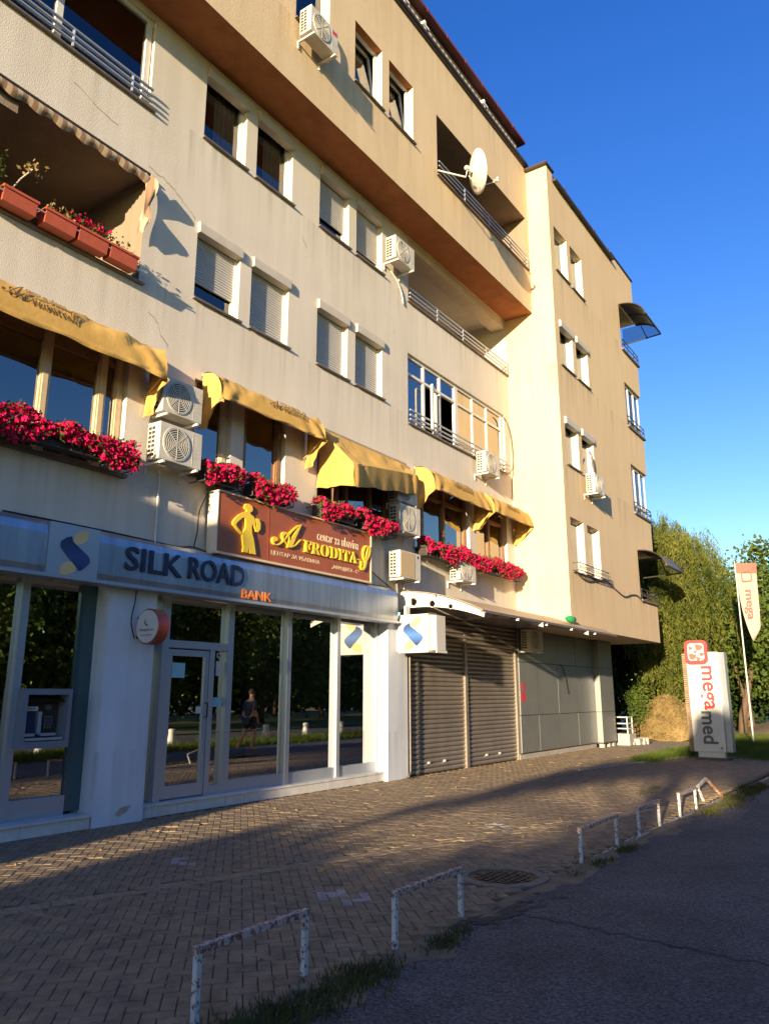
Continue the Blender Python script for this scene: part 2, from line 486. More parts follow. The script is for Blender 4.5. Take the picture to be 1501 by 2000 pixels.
def asphalt_mat():
    m = bpy.data.materials.new('asphalt'); m.use_nodes = True
    nt = m.node_tree; N = nt.nodes.new; L = nt.links.new
    b = nt.nodes['Principled BSDF']; b.inputs['Roughness'].default_value = .88
    g = N('ShaderNodeNewGeometry')
    big = N('ShaderNodeTexNoise'); big.inputs['Scale'].default_value = .9; big.inputs['Detail'].default_value = 8; big.inputs['Roughness'].default_value = .7
    vo = N('ShaderNodeTexVoronoi'); vo.inputs['Scale'].default_value = 70
    fine = N('ShaderNodeTexNoise'); fine.inputs['Scale'].default_value = 45; fine.inputs['Detail'].default_value = 5
    for n in (big, vo, fine): L(g.outputs['Position'], n.inputs['Vector'])
    r1 = N('ShaderNodeValToRGB'); r1.color_ramp.elements[0].position = .35; r1.color_ramp.elements[1].position = .65
    r1.color_ramp.elements[0].color = (.038, .038, .042, 1); r1.color_ramp.elements[1].color = (.078, .077, .081, 1); L(big.outputs['Fac'], r1.inputs[0])
    sp = N('ShaderNodeSeparateColor'); L(vo.outputs['Color'], sp.inputs[0])
    r2 = N('ShaderNodeValToRGB'); r2.color_ramp.elements[0].color = (.45, .45, .45, 1); r2.color_ramp.elements[1].color = (1.9, 1.85, 1.8, 1); L(sp.outputs[0], r2.inputs[0])
    r3 = N('ShaderNodeValToRGB'); r3.color_ramp.elements[0].position = .35; r3.color_ramp.elements[1].position = .7; r3.color_ramp.elements[0].color = (.6, .6, .6, 1); r3.color_ramp.elements[1].color = (1.4, 1.4, 1.4, 1); L(fine.outputs['Fac'], r3.inputs[0])
    m1 = N('ShaderNodeMix'); m1.data_type = 'RGBA'; m1.blend_type = 'MULTIPLY'; m1.inputs[0].default_value = 1; L(r1.outputs[0], m1.inputs[6]); L(r2.outputs[0], m1.inputs[7])
    m2 = N('ShaderNodeMix'); m2.data_type = 'RGBA'; m2.blend_type = 'MULTIPLY'; m2.inputs[0].default_value = 1; L(m1.outputs[2], m2.inputs[6]); L(r3.outputs[0], m2.inputs[7])
    L(m2.outputs[2], b.inputs['Base Color'])
    bp = N('ShaderNodeBump'); bp.inputs['Strength'].default_value = .6; bp.inputs['Distance'].default_value = .01; L(vo.outputs['Distance'], bp.inputs['Height']); L(bp.outputs[0], b.inputs['Normal'])
    return m


M['asphalt'] = asphalt_mat()
M['soil'] = mat('dry_soil', (.12, .085, .05), 1, color2=(.22, .165, .10), nscale=4, bump=.6, bscale=30, bdist=.03, detail=8)
M['path'] = mat('dusty_path', (.27, .205, .135), .95, color2=(.36, .28, .19), nscale=3, bump=.4, bscale=30, detail=8)
M['rail'] = peeling('peeling_white_paint', (.50, .51, .52), (.13, .06, .035), .44, 30)
M['railtop'] = peeling('worn_rail_top', (.42, .36, .33), (.15, .065, .045), .485, 34)
M['iron'] = mat('cast_iron', (.030, .027, .026), .65, metal=.4, noise=.3, nscale=20)
M['steel'] = mat('rail_steel', (.62, .60, .56), .4, metal=.4)
M['bark'] = mat('bark', (.11, .072, .045), .95, noise=.3, nscale=5, stretch=(3, 3, .6), bump=.8, bscale=14, bdist=.05)
M['roofred'] = mat('roof_sheet', (.15, .035, .028), .5, noise=.15, nscale=3)
M['valance'] = mat('grey_valance', (.36, .32, .28), .9, noise=.15, nscale=3)
M['grassm'] = leafmat('grass_blades', (.045, .075, .015), (.14, .19, .04), 1.4, .3)
M['grassdry'] = leafmat('dry_grass', (.05, .06, .02), (.12, .12, .045), 2.0, .3)
M['lawn'] = mat('lawn', (.05, .085, .02), 1, color2=(.11, .16, .035), nscale=2.5, detail=8, bump=.7, bscale=25, bdist=.05)
M['leafA'] = leafmat('broadleaf', (.030, .060, .014), (.13, .19, .038), 1.1, .4)
M['leafB'] = leafmat('broadleaf_bright', (.038, .075, .016), (.16, .21, .045), 1.0, .4)
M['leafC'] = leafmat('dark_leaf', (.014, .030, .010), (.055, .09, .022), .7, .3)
M['willow'] = leafmat('willow_leaf', (.058, .085, .018), (.225, .235, .056), .9, .4)
M['straw'] = leafmat('dry_straw', (.17, .12, .05), (.37, .27, .12), 1.6, .3)
M['green'] = mat('green_bottle', (.02, .35, .10), .2)
M['canopy'] = mat('canopy_sheet', (.40, .31, .20), .5, noise=.15, nscale=2)
M['paper'] = mat('notice_paper', (.25, .47, .55), .6, noise=.1, nscale=20)
M['flag'] = mat('flag_cloth', (.34, .27, .245), .8, noise=.08, nscale=3)
M['flagred'] = mat('flag_red', (.45, .10, .075), .8)
M['skin'] = mat('skin', (.48, .27, .18), .6)
M['shirt'] = mat('shirt_cloth', (.03, .035, .06), .9)
M['hair'] = mat('hair', (.03, .02, .015), .7)
M['neigh'] = stucco('neighbour_plaster', (.45, .42, .38), (.36, .33, .29), .4, 20)
M['bulb'] = mat('frosted_bulb', (.8, .78, .72), .3)
M['awnst'] = stripes('striped_awning', (.22, .13, .08), (.40, .31, .21), 0, 7.0)
M['rib'] = mat('ribbed_side', (.30, .22, .15), .6, noise=.2, nscale=6)

# ------------------------------------------------------------------ ground
g = MB(); g.face([(-400, -400, -.10), (700, -400, -.10), (700, 700, -.10), (-400, 700, -.10)])
tag(g.build('ground', M['soil']), kind='structure')


def edge_y(x):
    return -5.86 + .07 * math.sin(x * 2.3) + .05 * math.sin(x * 5.9 + 1) + .03 * math.sin(x * 13.1) + (-.02 * max(0, x - 9)) + .09 * math.exp(-((x - 5.4) / .5) ** 2)


rd = MB()
xs = [-60, -20] + [-6 + .12 * i for i in range(230)] + [40, 90]
nn = len(xs)
for x in xs:
    rd.v.append((x, edge_y(x) if -7 < x < 22 else edge_y(21.5), -.022))
for x in xs:
    rd.v.append((x, -9.5, -.022))
for i in range(nn - 1): rd.f.append((i, nn + i, nn + i + 1, i + 1)); rd.m.append(0)
road = tag(rd.build('road', M['asphalt']), kind='structure')
g = MB(); g.face([(-60, -16.6, -.021), (90, -16.6, -.021), (90, -10.6, -.021), (-60, -10.6, -.021)])
g.face([(-60, -10.6, -.021), (5.0, -10.6, -.021), (5.0, -9.5, -.021), (-60, -9.5, -.021)])
tag(g.build('road', M['asphalt']), kind='structure')
# crack across the asphalt
ck = MB(); pts = []
x0, y0 = 5.86, -5.9
for i in range(46):
    t = i / 45
    pts.append((5.86 - .30 * t + .03 * math.sin(i * 1.7) + rnd.uniform(-.02, .02), -5.9 - 2.6 * t, rnd.uniform(.006, .02) * (1 - .3 * t)))
for a, b in zip(pts[:-1], pts[1:]):
    ck.face([(a[0] - a[2], a[1], -.018), (b[0] - b[2], b[1], -.018), (b[0] + b[2], b[1], -.018), (a[0] + a[2], a[1], -.018)])
ck.build('crack', M['mortar'], road)
pa = MB()
for i in range(90):
    t_ = abs(rnd.gauss(0, 1)); cx_, cy_ = 5.75 + rnd.gauss(0, .38), edge_y(5.7) - .03 - .10 * t_
    k = rnd.randint(5, 8); r_ = rnd.uniform(.010, .05); a0 = rnd.uniform(0, 6)
    pa.face([(cx_ + 1.5 * r_ * rnd.uniform(.5, 1.3) * math.cos(a0 + 2 * math.pi * j / k), cy_ + r_ * rnd.uniform(.5, 1.3) * math.sin(a0 + 2 * math.pi * j / k), -.0205 + .00006 * i) for j in range(k)])
pa.build('patch', M['mortar'], road)

# pavement: joint bed and bricks
g = MB()
g.face([(-10, -5.78, -.016), (27.5, -5.78, -.016), (27.5, .5, -.016), (-10, .5, -.016)])
pave = tag(g.build('pavement', M['mortar']), kind='structure')


def stripe_y(x): return -2.76 - .305 * (x - 3.57)


CELL = .086
HC = math.cos(R(45))
fwd = Vector((math.cos(YAW), math.sin(YAW)))
rgt = Vector((math.sin(YAW), -math.cos(YAW)))


def brick_mesh(L, W, H=.05, ch=.0045, gap=.005):
    a, b = L / 2 - gap / 2, W / 2 - gap / 2
    v = [(-a, -b, -H), (a, -b, -H), (a, b, -H), (-a, b, -H), (-a, -b, -ch), (a, -b, -ch), (a, b, -ch), (-a, b, -ch),
         (-a + ch, -b + ch, 0), (a - ch, -b + ch, 0), (a - ch, b - ch, 0), (-a + ch, b - ch, 0)]
    f = [(8, 9, 10, 11)]
    for o_ in (0, 4):
        for i in range(4): f.append((o_ + i, o_ + (i + 1) % 4, o_ + 4 + (i + 1) % 4, o_ + 4 + i))
    return np.array(v), f


bv, bf = brick_mesh(2 * CELL, CELL)
bricks = []
drain = [(5.57, -2.48), (5.42, -4.62), (7.9, -2.2), (9.3, -4.05)]
for i in range(-320, 320):
    for k in range(-86, 86):
        for (ox, oy, ang) in ((i + 4 * k + 1.0, i + .5, 0), (i + 4 * k + .5, i + 2.0, 90)):
            X, Y = ox * CELL, oy * CELL
            x = HC * X - HC * Y + 6; y = HC * X + HC * Y - 3
            if not (1.0 < x < 24.5 and -5.66 < y < -.02): continue
            if x > 19.8 and y > -2.75 - .18 * (x - 20) + 60: continue
            dx, dy = x, y + 8.76
            fz = dx * fwd.x + dy * fwd.y; rx = dx * rgt.x + dy * rgt.y
            if fz < 3 or abs(rx) > fz * .56: continue
            ds = abs(y - stripe_y(x)) * math.cos(math.atan(.305))
            if x < 12.9 and ds < .097: continue
            if (x - 6.8) ** 2 + (y + 5.36) ** 2 < .43 ** 2: continue
            bricks.append((x, y, ang + 45, 0))
# the oblique course of paler bricks
sang = math.degrees(math.atan(-.305)); ca, sa = math.cos(R(sang)), math.sin(R(sang))
t = -1.0
while t < 12:
    for s_ in (-.044, .044):
        x = 3.57 + ca * (t + (.085 if s_ > 0 else 0)) - sa * s_; y = -2.76 + sa * (t + (.085 if s_ > 0 else 0)) + ca * s_
        if y > -5.62: bricks.append((x, y, sang, 1))
    t += .173
whites = []
for q, (x, y, a, kd) in enumerate(bricks):
    if kd == 0:
        for (wx, wy) in drain:
            if abs(x - wx) < .16 and abs(y - wy) < .20 and rnd.random() < .55:
                bricks[q] = (x, y, a, 2)
bricks.sort(key=lambda b: (b[0] - CAM.x) ** 2 + (b[1] - CAM.y) ** 2)
bme = {}
for kd, mm in ((0, 'brick'), (1, 'brickpale'), (2, 'brickwhite')):
    me = bpy.data.meshes.new('brick'); me.from_pydata([tuple(v) for v in bv], [], bf); me.materials.append(M[mm]); bme[kd] = me
NB = 290
for (x, y, a, kd) in bricks[:NB]:
    o = bpy.data.objects.new('brick', bme[kd]); o.location = (x, y, rnd.uniform(-.004, .003))
    o.rotation_euler = (rnd.uniform(-.015, .015), rnd.uniform(-.015, .015), R(a + rnd.uniform(-1, 1)))
    o.parent = pave; col.objects.link(o)
for kd, mm in ((0, 'brick'), (1, 'brickpale'), (2, 'brickwhite')):
    Vb, Fb = [], []
    sel = [b for b in bricks[NB:] if b[3] == kd]
    if not sel: continue
    for (x, y, a, _) in sel:
        c_, s_ = math.cos(R(a + rnd.uniform(-.8, .8))), math.sin(R(a)); n = len(Vb)
        dz = rnd.uniform(-.003, .002) - (.012 if rnd.random() < .01 else 0); tx, ty = rnd.uniform(-.011, .011), rnd.uniform(-.011, .011)
        for v in bv: Vb.append((x + c_ * v[0] - s_ * v[1], y + s_ * v[0] + c_ * v[1], v[2] + dz + tx * v[0] + ty * v[1]))
        for f in bf: Fb.append(tuple(n + i for i in f))
    mb = MB(); mb.v = Vb; mb.f = Fb; mb.m = [0] * len(Fb)
    mb.build('brick', M[mm], pave, kind='stuff')
# kerb
kb = MB()
x = 8.2
while x < 21:
    l = .98
    z = rnd.uniform(-.018, -.006)
    y_ = -5.74 + (-.02 * max(0, x - 9))
    kb.box(x + .008, x + l - .008, y_ - .03, y_ + .045, -.09, z)
    x += 1.0
tag(kb.build('kerb', M['concrete']), kind='structure')
# light kerb line and grass bed by the pylon, dusty path
g = MB()
for i in range(12):
    xa = 16.8 + i * .46; ya = -2.28 - .18 * (xa - 16.8)
    xb = xa + .45; yb = -2.28 - .18 * (xb - 16.8)
    g.bar((xa, ya, -.012), (xb, yb, -.012), .05, .06)
tag(g.build('kerb', M['concrete']), kind='structure')
g = MB(); g.face([(23.6, -3.0, -.010), (60, -5.0, -.010), (60, 8, -.010), (23.6, 8, -.010)])
tag(g.build('path', M['path']), kind='structure')
g = MB()
g.face([(22.0, -2.75, .012), (26, -2.3, .012), (60, -3.4, .012), (60, -9.5, .012), (24.6, -7.5, .012), (22.4, -5.9, .012)])
tag(g.build('lawn', M['lawn']), kind='structure')
g = MB()
g.face([(5, -10.6, .02), (60, -10.6, .02), (60, -9.2, .02), (26, -9.5, .02), (5.0, -9.5, .02)])
g.face([(-60, -34, .02), (120, -34, .02), (120, -16.6, .02), (-60, -16.6, .02)])
tag(g.build('lawn', M['lawn']), kind='structure')


sg_ = MB()
sx = [2.0 + .1 * i for i in range(195)]
for a, b in zip(sx[:-1], sx[1:]):
    f0 = lambda x: -5.60 - .04 * math.sin(x * 2.1) * math.sin(x * 5) + (.0 if x < 6.0 else -.12 - .02 * max(0, x - 9))
    f1 = lambda x: edge_y(x) - .05 - .035 * math.sin(x * 7) - .02 * math.sin(x * 19) - (.28 * max(0, 1 - (x - 2) / 2.2) if x < 4.2 else 0)
    sg_.face([(a, f1(a), -.0212), (b, f1(b), -.0212), (b, f0(b), -.006), (a, f0(a), -.006)])
tag(sg_.build('soil', M['soil']), kind='structure')


def grass_tufts(name, spots, material, n=150, h=.085, spread=.17):
    Q = []
    for (x, y, s) in spots:
        k = int(n * s)
        P = np.c_[nr.normal(x, spread * s, k), nr.normal(y, spread * .6 * s, k), np.full(k, -.03)]
        ang = nr.uniform(0, 2 * np.pi, k); hh = h * s * nr.uniform(.4, 1.3, k)
        w = np.c_[np.cos(ang), np.sin(ang), np.zeros(k)] * .006
        lean = np.c_[nr.normal(0, .4, k), nr.normal(0, .4, k), np.ones(k)] * hh[:, None]
        Q.append(np.stack([P - w, P + w, P + lean * .6 + w * .7, P + lean], axis=1))
    return tag(quads(name, np.concatenate(Q), material), kind='stuff')


spots = []
for i in range(30):
    x = rnd.uniform(2.6, 4.15); spots.append((x, -5.70 - rnd.uniform(0, .2), rnd.uniform(.5, 1.0)))
for i in range(9): spots.append((rnd.uniform(4.75, 5.25), -5.80 - rnd.uniform(0, .08), rnd.uniform(.3, .6)))
for i in range(16): spots.append((rnd.uniform(7.2, 9.2), -5.8 - rnd.uniform(0, .1), rnd.uniform(.25, .6)))
for i in range(44): spots.append((rnd.uniform(11.8, 16.5), -5.95 - rnd.uniform(-.1, .15), rnd.uniform(.4, .9)))
for i in range(10): spots.append((rnd.uniform(13.5, 14.6), -4.6 + rnd.uniform(-.12, .12), rnd.uniform(.4, .7)))
spots += [(13.36, -.12, .6), (13.4, -.1, .7), (13.32, -.14, .5), (10.9, -.1, .4)]
grass_tufts('grass', spots, M['grassdry'])
sp2 = [(rnd.uniform(22.2, 36), rnd.uniform(-5.4, -2.6), rnd.uniform(.9, 1.7)) for i in range(520)]
sp2 = [p for p in sp2 if not (p[0] < 23.2 and -4.7 < p[1] < -3.4)]
sp2 += [(rnd.uniform(20.0, 23), -2.75 - .06 * (i % 5) + rnd.uniform(-.05, .3), rnd.uniform(.7, 1.2)) for i in range(70)]
grass_tufts('grass', sp2, M['grassm'], n=90, h=.14, spread=.25)
sp3 = [(rnd.uniform(6, 34), rnd.uniform(-10.5, -9.3), rnd.uniform(1, 2)) for i in range(420)]
grass_tufts('grass', sp3, M['grassm'], n=60, h=.14, spread=.3)

lx = nr.uniform(2.5, 16, 260); ly = np.where(nr.uniform(0, 1, 260) < .6, -5.6 - nr.normal(0, .12, 260), nr.uniform(-5.5, -.1, 260))
tag(quads('litter', leaf_quads(np.c_[lx, ly, np.full(260, .006)], .045, flat=.9), M['straw']), kind='stuff')
# ------------------------------------------------------------------ building
B = thing('apartment_building', (18, 2, 0), 'cream plastered apartment building with jutting top floor and glazed bank at street level', 'building')


def wall_xz(mb, y, x0, x1, z0, z1, holes, back=.14, mi=0, rmi=None):
    """front sheet facing -y with openings; reveals go back to y+back (or the hole's own depth)"""
    X = sorted({x0, x1, *[h[0] for h in holes], *[h[1] for h in holes]}); X = [v for v in X if x0 <= v <= x1]
    Z = sorted({z0, z1, *[h[2] for h in holes], *[h[3] for h in holes]}); Z = [v for v in Z if z0 <= v <= z1]
    for i in range(len(X) - 1):
        for j in range(len(Z) - 1):
            cx, cz = (X[i] + X[i + 1]) / 2, (Z[j] + Z[j + 1]) / 2
            if any(h[0] < cx < h[1] and h[2] < cz < h[3] for h in holes): continue
            mb.face([(X[i], y, Z[j]), (X[i + 1], y, Z[j]), (X[i + 1], y, Z[j + 1]), (X[i], y, Z[j + 1])], mi)
    for h in holes:
        a, b, c, d = h[:4]; yb = y + (h[4] if len(h) > 4 else back)
        r = h[5] if len(h) > 5 else mi
        if a > x0: mb.face([(a, y, c), (a, y, d), (a, yb, d), (a, yb, c)], r)
        if b < x1: mb.face([(b, y, d), (b, y, c), (b, yb, c), (b, yb, d)], r)
        mb.face([(a, y, d), (b, y, d), (b, yb, d), (a, yb, d)], r)
        mb.face([(b, y, c), (a, y, c), (a, yb, c), (b, yb, c)], r)
    return mb


XL = -2.0      # facade goes on to the left beyond the frame
MAINW = [(7.37, 8.34), (8.61, 9.58), (10.40, 11.37), (11.63, 12.60)]
holesM = [(a, b, 10.68, 12.06) for a, b in MAINW] + [(a, b, 7.73, 9.07) for a, b in MAINW]
LOGL = (1.2, 6.33, 7.50, 9.24, 2.6, 1)
UPB = (1.5, 6.28, 10.45, 12.08, .12)
GLZ = (13.61, 18.55, 7.50, 9.19, .10)
LOGR = (13.65, 18.87, 10.50, 12.195, 1.5)
C1 = (.5, 6.30, 4.55, 6.45, .12)
C2 = (7.50, 9.62, 4.85, 6.40, .12)
C3 = (10.5, 13.0, 4.85, 6.40, .12)
C4 = (13.85, 18.45, 4.60, 6.45, .12)
w = MB()
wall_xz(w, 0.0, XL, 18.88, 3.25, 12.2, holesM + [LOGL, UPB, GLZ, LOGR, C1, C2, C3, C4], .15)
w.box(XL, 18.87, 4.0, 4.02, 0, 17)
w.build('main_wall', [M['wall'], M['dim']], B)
wall_main = [o for o in bpy.data.objects if o.name == 'main_wall'][0]
M['crackm'] = mat('plaster_crack', (.20, .17, .135), 1)
for pts_ in ([(6.35, 9.45), (6.62, 9.43), (6.85, 9.36), (7.08, 9.22), (7.26, 9.12), (7.33, 9.03)], [(6.55, 7.12), (6.72, 6.98), (6.80, 6.80), (6.98, 6.66)], [(9.9, 10.2), (10.05, 9.9), (10.0, 9.7)], [(12.95, 9.9), (13.05, 9.5), (13.0, 9.25)], [(5.0, 10.0), (5.4, 9.86), (5.9, 9.75)]):
    q = MB(); P_ = []
    for (a, b), (c, d) in zip(pts_[:-1], pts_[1:]):
        for k in range(4): P_.append((a + (c - a) * k / 4 + rnd.uniform(-.02, .02), b + (d - b) * k / 4 + rnd.uniform(-.02, .02)))
    for (a, b), (c, d) in zip(P_[:-1], P_[1:]):
        h_ = rnd.uniform(.003, .009); q.face([(a, -.004, b - h_), (c, -.004, d - h_), (c, -.004, d + h_), (a, -.004, b + h_)])
    q.build('crack', M['crackm'], wall_main)
# upper box
OH = -.85
LOGO = (13.64, 18.68, 13.50, 15.16, 1.9, 1)
OW = [(8.60, 9.57), (10.40, 11.37), (11.63, 12.60)]
w = MB()
wall_xz(w, OH, XL, 18.88, 12.2, 17.0, [(a, b, 13.66, 15.14) for a, b in OW] + [(5.2, 7.2, 13.66, 15.14), LOGO], .17)
w.build('upper_wall', [M['tan'], M['dim']], B)
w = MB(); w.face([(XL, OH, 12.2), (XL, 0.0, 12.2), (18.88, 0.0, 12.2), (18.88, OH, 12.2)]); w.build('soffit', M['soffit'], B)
for a, b in OW:   # window heads, warm bounce light put into their colour
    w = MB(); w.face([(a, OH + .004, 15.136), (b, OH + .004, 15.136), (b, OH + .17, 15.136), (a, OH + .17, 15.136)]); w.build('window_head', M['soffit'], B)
# loggia interiors
def loggia(x0, x1, z0, z1, y0, depth, m='inner', beams=(), doors=()):
    l = MB()
    yb = y0 + depth
    l.face([(x0, yb, z0 - .3), (x1, yb, z0 - .3), (x1, yb, z1), (x0, yb, z1)])
    for bx in beams: l.box(bx, bx + .3, y0 + .01, yb, z1 - .28, z1 - .002)
    l.build('loggia_wall', M[m], B)
    d = MB()
    for (a, b) in doors: d.box(a, b, yb - .03, yb - .005, z0 - .25, z1 - .35)
    if doors: d.build('balcony_door', M['void'], B)
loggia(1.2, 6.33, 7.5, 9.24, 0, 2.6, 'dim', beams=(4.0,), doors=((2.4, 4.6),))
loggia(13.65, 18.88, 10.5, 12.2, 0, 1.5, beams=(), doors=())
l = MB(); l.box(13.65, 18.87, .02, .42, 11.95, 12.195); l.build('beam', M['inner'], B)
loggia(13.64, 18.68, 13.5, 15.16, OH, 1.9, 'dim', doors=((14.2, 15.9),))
# wing
WY = -1.5
WR = 26.9
WW = [(19.2, 20.18), (20.45, 21.42)]
WZ = [(13.55, 14.97), (10.60, 11.95), (7.69, 9.05), (4.76, 6.22)]
WB = [(25.06, 27.2, 13.38, 15.04, 1.3), (25.06, 27.2, 10.54, 12.12, .9), (25.06, 27.2, 7.50, 9.17, .9), (25.06, 27.2, 4.60, 6.22, 1.3)]
w = MB()
wall_xz(w, WY, 18.88, WR, 3.3, 16.55, [(a, b, z0, z1) for a, b in WW for z0, z1 in WZ] + [(h[0], WR, *h[2:]) for h in WB], .17)
for h in WB:   # back of the corner recesses
    yb = WY + h[4]
    w.face([(h[0], yb, h[2]), (WR, yb, h[2]), (WR, yb, h[3]), (h[0], yb, h[3])])
w.face([(18.88, 0, 3.3), (18.88, WY, 3.3), (18.88, WY, 16.8), (18.88, 0, 16.8)])
zs = [3.3] + [v for h in reversed(WB) for v in (h[2], h[3])] + [16.55]
for i in range(0, len(zs), 2):
    w.face([(WR, WY, zs[i]), (WR, 9, zs[i]), (WR, 9, zs[i + 1]), (WR, WY, zs[i + 1])])
for h in WB: w.face([(WR, WY + h[4], h[2]), (WR, 9, h[2]), (WR, 9, h[3]), (WR, WY + h[4], h[3])])
w.face([(18.88, WY, 3.3), (18.88, .4, 3.3), (WR, .4, 3.3), (WR, WY, 3.3)])
w.face([(25.6, .3, 0), (WR, .3, 0), (WR, .3, 3.3), (25.6, .3, 3.3)])
w.face([(WR, .3, 0), (WR, 9, 0), (WR, 9, 3.3), (WR, .3, 3.3)])
w.build('wing_wall', M['wing'], B)
w = MB(); w.box(18.74, 19.35, WY - .06, 0.4, 16.8, 16.86); w.box(18.90, 19.30, WY - .001, 0.3, 16.5, 16.8, 1); w.build('coping', [M['dark'], M['wing']], B)
w = MB(); w.box(24.5, WR, WY - .002, 3, 16.5, 16.8, 1); w.box(24.46, WR + .05, WY - .05, 3.05, 16.8, 16.84); w.build('coping', [M['dark'], M['wing']], B)
w = MB(); w.box(19.3, 24.55, WY - .13, WY + .02, 16.5, 16.58); w.box(19.3, 24.5, WY - .02, 3, 16.58, 16.70)
for i in range(4): w.box(20 + i * 1.3, 20.05 + i * 1.3, WY - .14, WY, 16.58, 16.66)
w.build('gutter', M['dark'], B)
# main roof
w = MB(); w.box(XL, 18.88, OH - .10, OH + .03, 16.98, 17.06); w.box(XL, 18.88, OH - .06, OH + .02, 16.93, 16.975); w.build('gutter', M['dark'], B)
w = MB()
w.face([(XL, OH + .02, 17.9), (18.9, OH + .02, 17.9), (18.9, 5, 20.2), (XL, 5, 20.2)])
w.face([(XL, OH + .02, 17.8), (18.9, OH + .02, 17.8), (18.9, OH + .02, 17.9), (XL, OH + .02, 17.9)])
w.face([(XL, OH + .02, 17.8), (XL, 2, 17.8), (18.9, 2, 17.8), (18.9, OH + .02, 17.8)])
w.box(XL, 18.85, OH - .06, OH + .015, 17.77, 17.85)
for i in range(22): w.box(XL + i * .95, XL + .04 + i * .95, OH - .068, OH + .02, 17.755, 17.87)
w.face([(18.9, OH + .02, 17.8), (18.9, 5, 17.8), (18.9, 5, 20.2)])
roof = w.build('roof', M['roofred'], B)
w = MB(); w.box(XL, 18.8, OH + .5, OH + .52, 17.0, 17.8); w.build('terrace_wall', M['void'], B)
vl = MB()
def val(u, v):
    x = 8 + u * 10.7
    z = 17.74 - v * (.36 + .05 * math.sin(x * 9) + .03 * math.sin(x * 23))
    return (x, OH + .16 + .02 * math.sin(x * 31) * v, z)
vl.grid(val, 220, 3); vl.build('terrace_valance', M['valance'], B)
for x_ in (13.2, 16.3, 12.3): w = MB(); w.box(x_, x_ + .07, OH + .02, OH + .15, 17.2, 17.55); w.box(x_ - .1, x_ + .18, OH, OH + .16, 17.35, 17.42); w.build('awning_arm', M['white'], B)


def room(x0, x1, z0, z1, y0, y1, parent, m='void'):
    p = MB()
    p.face([(x0, y1, z0), (x1, y1, z0), (x1, y1, z1), (x0, y1, z1)]); p.face([(x0, y0, z1), (x1, y0, z1), (x1, y1, z1), (x0, y1, z1)])
    p.face([(x0, y0, z0), (x0, y1, z0), (x1, y1, z0), (x1, y0, z0)])
    p.face([(x0, y0, z0), (x0, y0, z1), (x0, y1, z1), (x0, y1, z0)]); p.face([(x1, y0, z0), (x1, y1, z0), (x1, y1, z1), (x1, y0, z1)])
    return p.build('room', M[m], parent)


